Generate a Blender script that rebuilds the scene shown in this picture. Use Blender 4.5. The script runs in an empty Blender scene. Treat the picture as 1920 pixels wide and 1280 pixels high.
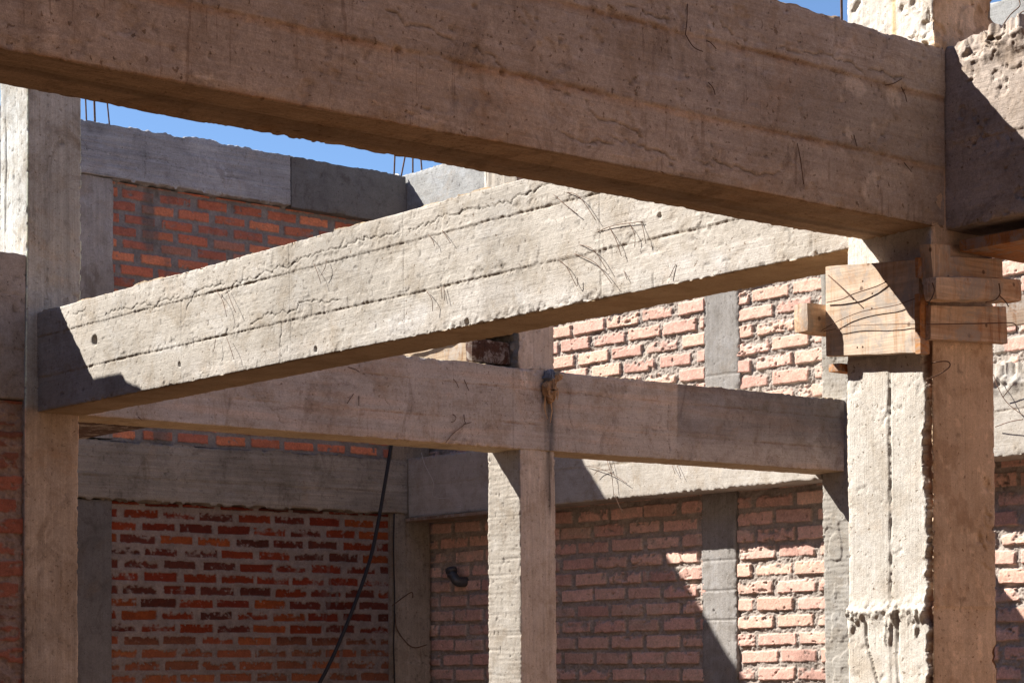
import bpy, math, random
import numpy as np
from mathutils import Vector, Matrix

random.seed(4)
sc = bpy.context.scene
C = sc.collection
rad = math.radians

# ------------------------------------------------------------------ camera
F_PX, YAW, PITCH, ROLL, CY = 4097.0, rad(39.85), rad(1.682), rad(-0.39), 1129.2
FW = Vector((math.sin(YAW) * math.cos(PITCH), math.cos(YAW) * math.cos(PITCH), math.sin(PITCH)))
RT0 = Vector((math.cos(YAW), -math.sin(YAW), 0))
UP0 = RT0.cross(FW)
RT = math.cos(ROLL) * RT0 + math.sin(ROLL) * UP0
UP = -math.sin(ROLL) * RT0 + math.cos(ROLL) * UP0
cam_d = bpy.data.cameras.new('camera')
cam = bpy.data.objects.new('camera', cam_d); C.objects.link(cam)
cam.matrix_world = Matrix(((RT.x, UP.x, -FW.x, 0), (RT.y, UP.y, -FW.y, 0), (RT.z, UP.z, -FW.z, 0), (0, 0, 0, 1)))
cam_d.sensor_width = 36.0
cam_d.lens = F_PX / 1920 * 36
cam_d.shift_y = (CY - 640) / 1920
cam_d.clip_start = 0.05; cam_d.clip_end = 2000
sc.camera = cam

# ------------------------------------------------------------------ light
SUN = Vector((-1.0, 1.37, 1.60)).normalized()
el = math.asin(SUN.z); az = math.atan2(SUN.x, SUN.y)
w = bpy.data.worlds.new('World'); sc.world = w; w.use_nodes = True
nt = w.node_tree
sky = nt.nodes.new('ShaderNodeTexSky'); sky.sky_type = 'NISHITA'; sky.sun_disc = False
sky.sun_elevation = el; sky.sun_rotation = az; sky.altitude = 1800; sky.air_density = 1.0; sky.dust_density = 0.0; sky.ozone_density = 5.0
bg = nt.nodes['Background']; bg.inputs['Strength'].default_value = 0.068
nt.links.new(sky.outputs[0], bg.inputs['Color'])
sl = bpy.data.lights.new('sun', 'SUN'); sl.energy = 5.0; sl.angle = rad(0.5); sl.color = (1.0, 0.945, 0.87)
so = bpy.data.objects.new('sun', sl); C.objects.link(so); so.location = (0, 0, 20)
so.rotation_euler = SUN.to_track_quat('Z', 'Y').to_euler()
sc.view_settings.view_transform = 'Standard'; sc.view_settings.look = 'None'
sc.view_settings.exposure = 1.38; sc.view_settings.gamma = 1.0; sc.view_settings.use_curve_mapping = False
sc.cycles.max_bounces = 8; sc.cycles.diffuse_bounces = 5

GROUND = -1.5

# ------------------------------------------------------------------ helpers
def on(ax, c, x, y):
    """point of the plane axis=c seen at pixel x, y of the 1920 wide photo"""
    v = FW * F_PX + RT * (x - 960) - UP * (y - CY)
    return v * (c / v[ax])

def tag(o, label=None, cat=None, group=None, kind=None):
    if label: o['label'] = label
    if cat: o['category'] = cat
    if group: o['group'] = group
    if kind: o['kind'] = kind
    elif cat: o['kind'] = 'thing'
    return o

def empty(name, loc, label, cat, group=None):
    o = bpy.data.objects.new(name, None); C.objects.link(o); o.location = loc
    return tag(o, label, cat, group)

def link(name, me, mat, parent=None):
    o = bpy.data.objects.new(name, me); C.objects.link(o)
    if mat is not None and not me.materials: me.materials.append(mat)
    if parent is not None:
        o.parent = parent
        o.matrix_parent_inverse = Matrix.Translation(-parent.location)
    return o

def _hash(ix, iy, iz, seed):
    h = (ix * 374761393 + iy * 668265263 + iz * 2147483647 + seed * 974634777) & 0xFFFFFFFF
    h = ((h ^ (h >> 13)) * 1274126177) & 0xFFFFFFFF
    h = ((h ^ (h >> 16)) * 2246822519) & 0xFFFFFFFF
    return ((h ^ (h >> 15)) & 0xFFFFFF) / float(0xFFFFFF)

def vn(P, s, seed=0):
    """value noise -1..1; s is a scale or a triple of scales"""
    Q = P * np.asarray(s, float) + 31.7
    I = np.floor(Q).astype(np.int64); T = Q - I
    T = T * T * (3 - 2 * T)
    r = 0
    for a in (0, 1):
        wx = T[:, 0] if a else 1 - T[:, 0]
        for b in (0, 1):
            wy = T[:, 1] if b else 1 - T[:, 1]
            for c in (0, 1):
                wz = T[:, 2] if c else 1 - T[:, 2]
                r = r + wx * wy * wz * _hash(I[:, 0] + a, I[:, 1] + b, I[:, 2] + c, seed)
    return r * 2 - 1

def fbm(P, s, seed=0, octv=3, g=0.5):
    s = np.asarray(s, float); r = 0; a = 1; t = 0
    for i in range(octv):
        r = r + a * vn(P, s * (2.03 ** i), seed + i * 7); t += a; a *= g
    return r / t

def sst(x, a, b):
    t = np.clip((x - a) / (b - a), 0, 1)
    return t * t * (3 - 2 * t)

def mesh_from(name, V, Q, tint=None, smooth=True):
    me = bpy.data.meshes.new(name)
    V = np.ascontiguousarray(V, np.float32); Q = np.ascontiguousarray(Q, np.int32)
    me.vertices.add(len(V)); me.vertices.foreach_set('co', V.ravel())
    me.loops.add(Q.size); me.loops.foreach_set('vertex_index', Q.ravel())
    me.polygons.add(len(Q)); me.polygons.foreach_set('loop_start', np.arange(0, Q.size, Q.shape[1], dtype=np.int32))
    if tint is not None:
        a = me.attributes.new('tint', 'FLOAT_COLOR', 'POINT')
        t = np.ones((len(V), 4), np.float32); t[:, :3] = tint
        a.data.foreach_set('color', t.ravel())
    me.update(calc_edges=True); me.validate()
    me.polygons.foreach_set('use_smooth', np.full(len(Q), smooth))
    return me

def axis_lin(lo, hi, step, window=None, coarse=0.15):
    """coordinates from lo to hi, fine inside the window and coarse outside"""
    if window is None: window = (lo, hi)
    a, b = max(lo, window[0]), min(hi, window[1])
    parts = []
    if a > lo + 1e-6: parts.append(np.linspace(lo, a, max(1, int(math.ceil((a - lo) / coarse))) + 1)[:-1])
    parts.append(np.linspace(a, b, max(1, int(math.ceil((b - a) / step))) + 1))
    if b < hi - 1e-6: parts.append(np.linspace(b, hi, max(1, int(math.ceil((hi - b) / coarse))) + 1)[1:])
    return np.concatenate(parts)

def box_grid(lo, hi, step, win=(None, None, None)):
    """watertight box of six gridded faces"""
    step = (step,) * 3 if np.isscalar(step) else step
    L = [axis_lin(lo[i], hi[i], step[i], win[i]) for i in range(3)]
    Vs, Qs, N = [], [], 0
    for a in range(3):
        b, c = (a + 1) % 3, (a + 2) % 3
        for s in (0, 1):
            B, Cc = np.meshgrid(L[b], L[c], indexing='ij')
            P = np.empty((B.size, 3)); P[:, a] = hi[a] if s else lo[a]; P[:, b] = B.ravel(); P[:, c] = Cc.ravel()
            nb, nc = B.shape
            i = (np.arange(nb - 1)[:, None] * nc + np.arange(nc - 1)[None, :]).ravel()
            q = np.stack([i, i + nc, i + nc + 1, i + 1], 1)
            if not s: q = q[:, ::-1]
            Vs.append(P); Qs.append(q + N); N += len(P)
    return np.concatenate(Vs), np.concatenate(Qs)

def crack_depth(s, z, lines, wdt=0.0016):
    """0..1 inside thin jagged lines given in face coordinates"""
    out = np.zeros(len(s))
    for ln in lines:
        pts = []
        for a, b in zip(ln[:-1], ln[1:]):
            L = math.hypot(b[0] - a[0], b[1] - a[1]); n = max(1, int(L / 0.014))
            for k in range(n):
                t = k / n
                j = 0 if k == 0 else 0.55 * L / n
                pts.append((a[0] + (b[0] - a[0]) * t + random.uniform(-j, j), a[1] + (b[1] - a[1]) * t + random.uniform(-j, j)))
        pts.append(ln[-1])
        for i, (a, b) in enumerate(zip(pts[:-1], pts[1:])):
            wd = wdt * (0.6 + 0.9 * _hash(i, len(pts), 3, 5))
            m = (s > min(a[0], b[0]) - .02) & (s < max(a[0], b[0]) + .02) & (z > min(a[1], b[1]) - .02) & (z < max(a[1], b[1]) + .02)
            if not m.any(): continue
            dx, dz = b[0] - a[0], b[1] - a[1]; l2 = dx * dx + dz * dz + 1e-12
            ss, zz = s[m], z[m]
            t = np.clip(((ss - a[0]) * dx + (zz - a[1]) * dz) / l2, 0, 1)
            d = np.hypot(ss - a[0] - t * dx, zz - a[1] - t * dz)
            out[m] = np.maximum(out[m], np.exp(-(d / wd) ** 2))
    return out

def concrete_box(name, lo, hi, step, mat, long_ax, seed=0, win=(None, None, None), warp=None,
                 wob=0.004, mid=0.002, fine=0.0012, top=0.010, chip=0.012, joints=(), jdepth=0.010, jwidth=0.006, jstep=0.003,
                 seams=(), cracks=None, extra=None, col=None, jtint=(0.72, 0.62, 0.5), pits=0.004, parent=None, groutw=1.0):
    """rough cast member. joints: heights (or, for columns, cross coordinates) of the board joints;
       cracks: {(axis, sign): [polylines in (long coordinate, z)]}"""
    P, Q = box_grid(lo, hi, step, win)
    lo_, hi_ = np.array(lo, float), np.array(hi, float)
    off = np.zeros_like(P); tint = np.ones_like(P)
    zaxis = 2 if long_ax != 2 else None
    for a in range(3):
        for sgn in (-1, 1):
            m = np.abs(P[:, a] - (hi_[a] if sgn > 0 else lo_[a])) < 1e-7
            X = P[m]
            n_mid = fbm(X, 9, seed + 1, 2)
            h = wob * fbm(X, 1.6, seed + 2, 2) + mid * n_mid + fine * fbm(X, 70, seed + 3, 2)
            others = [b for b in range(3) if b != a and b != long_ax]
            e = np.full(len(X), 9.0)
            for b in others:
                e = np.minimum(e, np.minimum(X[:, b] - lo_[b], hi_[b] - X[:, b]))
            if a == long_ax: e = e * 0 + 9
            cn = sst(fbm(X, 13, seed + 4, 3), 0.02, 0.45)
            cn = (0.35 * cn + 0.65 * sst(fbm(X, 42, seed + 15, 3), 0.05, 0.2)) * (0.25 + 0.9 * sst(fbm(X, 2.5, seed + 17, 3), -.15, .35))
            h = h - chip * cn * np.exp(-(e / 0.018) ** 2) - 0.003 * np.exp(-(e / 0.005))
            h = h + 0.003 * sst(fbm(X, 55, seed + 14, 2), 0.1, 0.3) * sst(fbm(X, 4, seed + 16, 2), 0, .3) * np.exp(-(e / 0.005) ** 2)
            if a == 2 and sgn > 0 and long_ax != 2:
                h = h + top * (fbm(X, 7, seed + 5, 3) * 1.1 + 0.55 * fbm(X, 34, seed + 6, 2))
            if a != 2 or long_ax == 2:
                # bug holes
                pn = vn(X, 55, seed + 8)
                h = h - pits * sst(pn, 0.72, 0.85)
                tint[m] *= (1 - 0.35 * sst(pn, 0.72, 0.85))[:, None]
            if a != 2 and a != long_ax:
                cross = 2 if long_ax != 2 else [b for b in (0, 1) if b != a][0]
                for j, jz in enumerate(joints):
                    line = jz + 0.004 * fbm(X, 2.2, seed + 20 + j, 3) + 0.0025 * fbm(X, 60, seed + 21 + j, 3)
                    d = X[:, cross] - line
                    rag = np.clip(0.26 + 0.9 * fbm(X, 4, seed + 29 + j, 3) + 1.0 * fbm(X, (19, 19, 60), seed + 30 + j, 4, 0.65), 0.02, 1.3)
                    g = np.exp(-(d / (jwidth * (0.6 + rag))) ** 2)
                    h = h - jdepth * rag * g + jstep * (sst(d, -0.001, 0.003) - 0.5)
                    h = h + 0.6 * jdepth * fbm(X, 75, seed + 40 + j, 3) * np.exp(-(d / (jwidth * (2.5 + 4 * np.clip(fbm(X, 6, seed + 43 + j, 2), 0, 1)))) ** 2)
                    gt = np.clip(g * rag, 0, 1) * groutw
                    tint[m] *= 1 - gt[:, None] * (1 - np.array(jtint))
                for (sx, dep) in seams:
                    d = X[:, long_ax] - sx - 0.004 * fbm(X, 6, seed + 50, 2)
                    g = np.exp(-(d / 0.003) ** 2) * np.clip(0.6 + fbm(X, 10, seed + 52, 2), 0, 1)
                    h = h - dep * g
                    tint[m] *= 1 - 0.4 * g[:, None]
            if cracks and (a, sgn) in cracks:
                cd = crack_depth(X[:, long_ax], X[:, 2], cracks[(a, sgn)])
                h = h - 0.006 * cd
                tint[m] *= 1 - 0.45 * cd[:, None]
            if extra: h = h + extra(X, a, sgn)
            off[m, a] += sgn * h
            if col is not None: tint[m] *= col(X, a, sgn)
    # vertices that lie on two faces must take the same colour
    key = np.round(P * 1e5).astype(np.int64)
    V = P + off
    if warp is not None: V = warp(V)
    return link(name, mesh_from(name, V, Q, np.clip(tint, 0, 3)), mat, parent)

# ------------------------------------------------------------------ materials
class NT:
    def __init__(s, name):
        s.m = bpy.data.materials.new(name); s.m.use_nodes = True
        s.t = s.m.node_tree; s.b = s.t.nodes['Principled BSDF']
        s.tc = s.t.nodes.new('ShaderNodeTexCoord')
    def n(s, ty, **kw):
        o = s.t.nodes.new(ty)
        for k, v in kw.items(): setattr(o, k, v)
        return o
    def l(s, a, b): s.t.links.new(a, b)
    def coords(s, scale):
        mp = s.n('ShaderNodeMapping'); s.l(s.tc.outputs['Object'], mp.inputs['Vector']); mp.inputs['Scale'].default_value = scale
        return mp.outputs[0]
    def noise(s, scale, detail=4, rough=0.6, vec=None, dist=0.0):
        o = s.n('ShaderNodeTexNoise'); o.inputs['Scale'].default_value = scale; o.inputs['Detail'].default_value = detail
        o.inputs['Roughness'].default_value = rough; o.inputs['Distortion'].default_value = dist
        s.l(vec if vec is not None else s.tc.outputs['Object'], o.inputs['Vector'])
        return o.outputs['Fac']
    def ramp(s, fac, stops):
        o = s.n('ShaderNodeValToRGB'); r = o.color_ramp
        while len(r.elements) > 2: r.elements.remove(r.elements[-1])
        for i, (p, c) in enumerate(stops):
            e = r.elements[i] if i < 2 else r.elements.new(p)
            e.position = p; e.color = (*c, 1) if not np.isscalar(c) else (c, c, c, 1)
        s.l(fac, o.inputs[0]); return o.outputs[0]
    def mul(s, a, b, fac=1.0, mode='MULTIPLY'):
        o = s.n('ShaderNodeMix', data_type='RGBA', blend_type=mode)
        if hasattr(fac, 'is_output'): s.l(fac, o.inputs[0])
        else: o.inputs[0].default_value = fac
        for v, i in ((a, 6), (b, 7)):
            if hasattr(v, 'is_output'): s.l(v, o.inputs[i])
            else: o.inputs[i].default_value = (*v, 1)
        return o.outputs[2]
    def math(s, op, a, b):
        o = s.n('ShaderNodeMath', operation=op)
        for v, i in ((a, 0), (b, 1)):
            if hasattr(v, 'is_output'): s.l(v, o.inputs[i])
            else: o.inputs[i].default_value = v
        return o.outputs[0]
    def bump(s, h, dist, strength=1.0):
        o = s.n('ShaderNodeBump'); o.inputs['Distance'].default_value = dist; o.inputs['Strength'].default_value = strength
        s.l(h, o.inputs['Height']); s.l(o.outputs[0], s.b.inputs['Normal'])
    def tint(s):
        o = s.n('ShaderNodeAttribute'); o.attribute_name = 'tint'; return o.outputs['Color']

def concrete(name, base, ax, warm=(1.08, 1.0, 0.9), stain=0.35, streak=0.3, light=1.18, bumpd=0.003, speck=0.25, smear=0.55, blotch=0.75, scratch=0.0):
    k = NT(name)
    sc3 = [42, 42, 42]; sc3[ax] = 1.1
    grain = k.noise(1.0, 5, 0.65, k.coords(sc3), 0.3)
    sc4 = [190, 190, 190]; sc4[ax] = 5
    grain2 = k.noise(1.0, 3, 0.6, k.coords(sc4))
    big = k.noise(0.9, 5, 0.6, dist=0.6)
    med = k.noise(6, 7, 0.7, dist=0.4)
    fin = k.noise(95, 5, 0.75)
    spk = k.noise(300, 3, 0.7)
    dk = tuple(c * (1 - stain) for c in base)
    lt = tuple(min(1, c * light) for c in base)
    c = k.ramp(big, [(0.36, dk), (0.5, base), (0.64, lt)])
    c = k.mul(c, k.ramp(med, [(0.32, tuple(0.74 * w for w in warm)), (0.50, (1, 1, 1)), (0.70, (1.12, 1.13, 1.14))]))
    c = k.mul(c, k.ramp(grain, [(0.3, 1 - streak), (0.7, 1 + streak * 0.5)]))
    c = k.mul(c, k.ramp(grain2, [(0.3, 1 - streak * .6), (0.7, 1 + streak * 0.3)]))
    c = k.mul(c, k.ramp(fin, [(0.25, 1 - speck), (0.7, 1 + speck * 0.4)]))
    c = k.mul(c, k.ramp(spk, [(0.3, 0.80), (0.7, 1.14)]))
    sm = k.noise(2.2, 8, 0.75, k.coords((1, 1, 1.0)), 1.0)
    c = k.mul(c, (1.05, 0.84, 0.64), k.ramp(sm, [(0.55, 0.0), (0.70, smear)]))
    # blotches of damp and dirt with broken outlines, and small dark flecks
    bt = k.noise(4.2, 9, 0.78, k.coords((1.2, 1.2, 0.8)), 1.2)
    c = k.mul(c, (0.66, 0.63, 0.60), k.ramp(bt, [(0.54, 0.0), (0.62, blotch)]))
    fk = k.noise(48, 6, 0.8)
    c = k.mul(c, (0.62, 0.58, 0.54), k.ramp(fk, [(0.60, 0.0), (0.68, 0.8)]))
    c = k.mul(c, (1.22, 1.22, 1.22), k.ramp(k.noise(41, 6, 0.8), [(0.62, 0.0), (0.70, 0.8)]))
    if scratch:
        sx = [75, 75, 75]; sx[2] = 5
        sc_ = k.math('MULTIPLY', k.ramp(k.noise(1.0, 3, 0.6, k.coords(sx), 0.3), [(0.60, 0.0), (0.66, scratch)]), k.ramp(k.noise(2.4, 4, 0.7), [(0.47, 0.0), (0.56, 1.0)]))
        c = k.mul(c, (0.66, 0.60, 0.56), sc_)
        sy = [9, 9, 9]; sy[ax] = 2.2
        pt = k.noise(1.0, 10, 0.82, k.coords(sy), 1.5)
        c = k.mul(c, (1.35, 1.33, 1.32), k.ramp(pt, [(0.60, 0.0), (0.64, 0.55)]))
        c = k.mul(c, (0.70, 0.64, 0.58), k.ramp(k.noise(1.0, 10, 0.82, k.coords([q * 1.3 for q in sy]), 1.0), [(0.58, 0.0), (0.63, 0.6)]))
    # thin cement bloom, greyer and paler
    bl = k.noise(3.1, 8, 0.75, k.coords((1.3, 1.3, 1.6)), 0.6)
    c = k.mul(c, (1.10, 1.13, 1.18), k.ramp(bl, [(0.53, 0.0), (0.62, 0.8)]))
    # small sharp air holes and chips
    h1 = k.ramp(k.noise(75, 2, 0.5), [(0.685, 0.0), (0.72, 1.0)])
    h2 = k.ramp(k.noise(34, 3, 0.6), [(0.70, 0.0), (0.725, 1.0)])
    hole = k.math('MAXIMUM', h1, h2)
    c = k.mul(c, (0.62, 0.55, 0.48), hole)
    c = k.mul(c, k.tint())
    k.l(c, k.b.inputs['Base Color'])
    k.b.inputs['Roughness'].default_value = 0.92; k.b.inputs['Specular IOR Level'].default_value = 0.2
    h = k.math('ADD', k.math('MULTIPLY', grain, 0.45), k.math('MULTIPLY', grain2, 0.35))
    h = k.math('ADD', h, k.math('MULTIPLY', fin, 0.55))
    h = k.math('ADD', h, k.math('MULTIPLY', spk, 0.3))
    h = k.math('ADD', h, k.math('MULTIPLY', k.noise(30, 6, 0.72), 0.5))
    h = k.math('SUBTRACT', h, k.math('MULTIPLY', hole, 0.8))
    k.bump(h, bumpd)
    return k.m

def brick_mat(name, bumpd=0.004):
    k = NT(name)
    fin = k.noise(60, 6, 0.7); med = k.noise(14, 5, 0.65); spk = k.noise(220, 3, 0.7)
    c = k.mul(k.tint(), k.ramp(fin, [(0.28, 0.72), (0.68, 1.14)]))
    c = k.mul(c, k.ramp(med, [(0.3, (0.82, 0.8, 0.78)), (0.7, (1.12, 1.1, 1.08))]))
    c = k.mul(c, k.ramp(spk, [(0.3, 0.8), (0.7, 1.12)]))
    k.l(c, k.b.inputs['Base Color']); k.b.inputs['Roughness'].default_value = 0.93; k.b.inputs['Specular IOR Level'].default_value = 0.15
    h = k.math('ADD', k.math('MULTIPLY', fin, 0.9), k.math('MULTIPLY', spk, 0.35))
    h = k.math('ADD', h, k.math('MULTIPLY', med, 0.8))
    k.bump(h, bumpd)
    return k.m

def wood(name, a, b, ax, dark=(0.10, 0.04, 0.015), fr=1.0, cement=0.8):
    k = NT(name)
    s1 = [26 * fr] * 3; s1[ax] = 0.9
    s2 = [110 * fr] * 3; s2[ax] = 3
    g = k.noise(1.0, 4, 0.6, k.coords(s1), 1.2); g2 = k.noise(1.0, 3, 0.6, k.coords(s2), 0.3)
    c = k.ramp(g, [(0.25, b), (0.5, a), (0.75, tuple(min(1, x * 1.18) for x in a))])
    c = k.mul(c, k.ramp(g2, [(0.3, 0.74), (0.7, 1.12)]))
    sm = k.noise(6, 6, 0.7, dist=0.6)
    c = k.mul(c, (0.72, 0.42, 0.2), k.ramp(sm, [(0.55, 0.0), (0.72, 0.75)]))
    vo = k.n('ShaderNodeTexVoronoi'); vo.inputs['Scale'].default_value = 13; k.l(k.tc.outputs['Object'], vo.inputs['Vector'])
    c = k.mul(c, dark, k.math('MULTIPLY', k.ramp(vo.outputs['Distance'], [(0.06, 0.9), (0.11, 0.0)]), 0.9), 'MIX')
    # cement splashes and saw marks
    ce = k.ramp(k.noise(9, 8, 0.78, dist=0.5), [(0.49, 0.0), (0.58, 0.9)])
    c = k.mul(c, (0.70, 0.52, 0.36), k.ramp(k.noise(1.0, 5, 0.7, k.coords((34, 34, 3) if ax != 2 else (34, 34, 5)), 0.5), [(0.52, 0.0), (0.68, 0.8)]))
    c = k.mul(c, (0.72, 0.70, 0.68), k.ramp(k.noise(70, 6, 0.8), [(0.55, 0.0), (0.68, 0.9)]))
    c = k.mul(c, (0.36, 0.325, 0.29), k.math('MULTIPLY', ce, cement), 'MIX')
    rs = k.ramp(k.noise(1.0, 6, 0.75, k.coords((30, 30, 2.5)), 0.8), [(0.55, 0.0), (0.64, 0.9)])
    c = k.mul(c, (0.62, 0.36, 0.18), k.math('MULTIPLY', rs, k.ramp(k.noise(5, 5, 0.7), [(0.45, 0.0), (0.6, 1.0)])))
    c = k.mul(c, (0.35, 0.25, 0.2), k.ramp(k.noise(26, 8, 0.8), [(0.63, 0.0), (0.68, 0.8)]))
    saw = [6, 6, 6]; saw[ax] = 160
    c = k.mul(c, k.ramp(k.noise(1.0, 2, 0.5, k.coords(saw)), [(0.35, 0.96), (0.65, 1.02)]))
    k.l(c, k.b.inputs['Base Color']); k.b.inputs['Roughness'].default_value = 0.8; k.b.inputs['Specular IOR Level'].default_value = 0.25
    k.bump(k.math('ADD', k.math('MULTIPLY', g, 0.6), k.math('MULTIPLY', g2, 0.5)), 0.002)
    return k.m

def plain(name, c1, c2, scale=30, rough=0.6, metal=0.0, bumpd=0.001):
    k = NT(name); n = k.noise(scale, 5, 0.65)
    k.l(k.ramp(n, [(0.3, c1), (0.7, c2)]), k.b.inputs['Base Color'])
    k.b.inputs['Roughness'].default_value = rough; k.b.inputs['Metallic'].default_value = metal
    k.bump(n, bumpd); return k.m

M = {}
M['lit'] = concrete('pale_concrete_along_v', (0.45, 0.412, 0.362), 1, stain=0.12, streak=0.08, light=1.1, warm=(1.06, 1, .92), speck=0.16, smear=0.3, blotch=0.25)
M['front'] = concrete('brown_concrete_along_u', (0.475, 0.385, 0.315), 0, stain=0.2, streak=0.16, light=1.1, scratch=0.8)
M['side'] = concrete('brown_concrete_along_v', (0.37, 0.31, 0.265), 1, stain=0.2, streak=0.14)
M['col'] = concrete('column_concrete', (0.47, 0.425, 0.375), 2, stain=0.12, streak=0.10, light=1.1, warm=(1.06, 1, .93), speck=0.18, smear=0.3, blotch=0.25)
M['colb'] = concrete('brown_column_concrete', (0.36, 0.30, 0.235), 2, stain=0.2, streak=0.2)
M['mid'] = concrete('grey_brown_concrete_along_u', (0.53, 0.47, 0.41), 0, stain=0.16, streak=0.13, light=1.08, scratch=0.5)
M['grey'] = concrete('grey_concrete_along_u', (0.40, 0.395, 0.39), 0, stain=0.2, streak=0.22, warm=(1.0, 1.0, 1.0))
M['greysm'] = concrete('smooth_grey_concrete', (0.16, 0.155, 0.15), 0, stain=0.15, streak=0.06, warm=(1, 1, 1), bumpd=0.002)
M['greyv'] = concrete('grey_concrete_along_v', (0.33, 0.33, 0.32), 1, stain=0.15, streak=0.12, warm=(1, 1, 1))
M['pier'] = concrete('grey_pier_concrete', (0.34, 0.32, 0.30), 2, stain=0.2, streak=0.15, warm=(1.03, 1.0, 0.95))
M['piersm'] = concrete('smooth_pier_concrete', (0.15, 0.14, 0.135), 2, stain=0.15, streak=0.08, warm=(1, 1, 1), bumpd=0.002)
M['brick'] = brick_mat('brick_and_mortar', 0.0035)
M['brick2'] = brick_mat('red_brick_and_mortar', 0.004)
M['pine_v'] = wood('pine_board_across', (0.60, 0.465, 0.35), (0.52, 0.36, 0.23), 1)
M['pine_u'] = wood('pine_board_along', (0.62, 0.45, 0.31), (0.48, 0.29, 0.16), 0)
M['pine_z'] = wood('pine_board_upright', (0.58, 0.43, 0.30), (0.46, 0.28, 0.16), 2)
M['orange'] = wood('orange_plank', (0.50, 0.24, 0.09), (0.34, 0.13, 0.04), 1)
M['oldwood'] = wood('weathered_plank', (0.30, 0.22, 0.16), (0.16, 0.10, 0.06), 1)
M['darkwood'] = wood('dark_brown_wood', (0.075, 0.035, 0.022), (0.03, 0.015, 0.01), 1)
M['timber'] = wood('weathered_timber', (0.40, 0.31, 0.22), (0.26, 0.17, 0.10), 1)
M['paleboard'] = wood('pale_dry_board', (0.55, 0.45, 0.33), (0.45, 0.34, 0.22), 1)
M['steel'] = plain('rusty_wire', (0.06, 0.03, 0.018), (0.17, 0.085, 0.045), 40, 0.8, 0.2)
M['black'] = plain('black_cable_skin', (0.006, 0.006, 0.008), (0.012, 0.012, 0.016), 20, 0.7)
M['string'] = plain('pale_string', (0.45, 0.42, 0.4), (0.6, 0.57, 0.52), 40, 0.8)
M['pipe'] = plain('grey_plastic_pipe', (0.035, 0.038, 0.045), (0.07, 0.075, 0.085), 12, 0.4)
M['rag'] = plain('stiff_brown_paper', (0.30, 0.17, 0.08), (0.50, 0.33, 0.18), 25, 0.85, 0, 0.006)
M['ragblue'] = plain('grey_blue_cloth', (0.12, 0.15, 0.2), (0.25, 0.27, 0.3), 40, 0.9, 0, 0.004)

# ------------------------------------------------------------------ ground
def ground():
    k = NT('dry_earth')
    c = k.ramp(k.noise(0.6, 8, 0.65), [(0.3, (0.11, 0.06, 0.032)), (0.7, (0.17, 0.10, 0.055))])
    c = k.mul(c, k.ramp(k.noise(25, 6, 0.7), [(0.3, 0.75), (0.7, 1.15)]))
    k.l(c, k.b.inputs['Base Color']); k.b.inputs['Roughness'].default_value = 0.95
    k.bump(k.noise(12, 8, 0.7), 0.03)
    n = 60
    x = np.sinh(np.linspace(-1, 1, n) * 5) / np.sinh(5) * 400
    X, Y = np.meshgrid(x, x, indexing='ij')
    P = np.stack([X.ravel() + 5, Y.ravel() + 8, np.full(X.size, GROUND)], 1)
    P[:, 2] += 0.02 * fbm(P, 0.8, 3)
    i = (np.arange(n - 1)[:, None] * n + np.arange(n - 1)[None, :]).ravel()
    Q = np.stack([i, i + n, i + n + 1, i + 1], 1)
    tag(link('ground', mesh_from('ground', P, Q), k.m), kind='structure')
ground()

# ------------------------------------------------------------------ near beams (frame)
def z4(x, y): return (x / 2.977, 430 + y / 2.977)
def z5(x, y): return (640 + x / 2.977, 430 + y / 2.977)
def z2(x, y): return (640 + x / 2.977, y / 2.977)
def z3(x, y): return (1280 + x / 2.977, y / 2.977)
def lineon(ax, c, la, pts):
    o = []
    for p in pts:
        q = on(ax, c, *p); o.append((q[la], q[2]))
    return o

UD = 5.0
d_cr = [[z4(*p) for p in [(400, 470), (440, 460), (470, 430)]],
        [z4(*p) for p in [(580, 480), (620, 450), (700, 440), (730, 445), (760, 412), (810, 410), (860, 430), (900, 400), (1000, 375)]],
        [z4(*p) for p in [(1035, 450), (1050, 410), (1080, 352), (1140, 322), (1200, 315), (1250, 300)]],
        [z4(*p) for p in [(1230, 385), (1285, 335), (1310, 300), (1380, 275), (1440, 260), (1470, 235), (1520, 232), (1560, 197), (1600, 215), (1690, 160), (1780, 132), (1870, 112), (1905, 95)]],
        [z5(*p) for p in [(0, 105), (40, 80), (150, 45), (220, 50), (320, 15)]],
        [z2(*p) for p in [(380, 1280), (500, 1250), (540, 1215), (690, 1180), (760, 1165), (870, 1150), (920, 1125), (960, 1145), (990, 1095), (1040, 1090), (1100, 1060), (1150, 1040), (1200, 1035)]],
        [z4(*p) for p in [(1390, 530), (1440, 500), (1490, 460), (1540, 470), (1570, 450), (1600, 470), (1650, 450), (1665, 405), (1700, 400), (1800, 405), (1905, 400)]],
        [z4(*p) for p in [(1560, 520), (1555, 600), (1562, 710)]]]
d_cr = [lineon(0, UD, 1, c) for c in d_cr]

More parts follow.
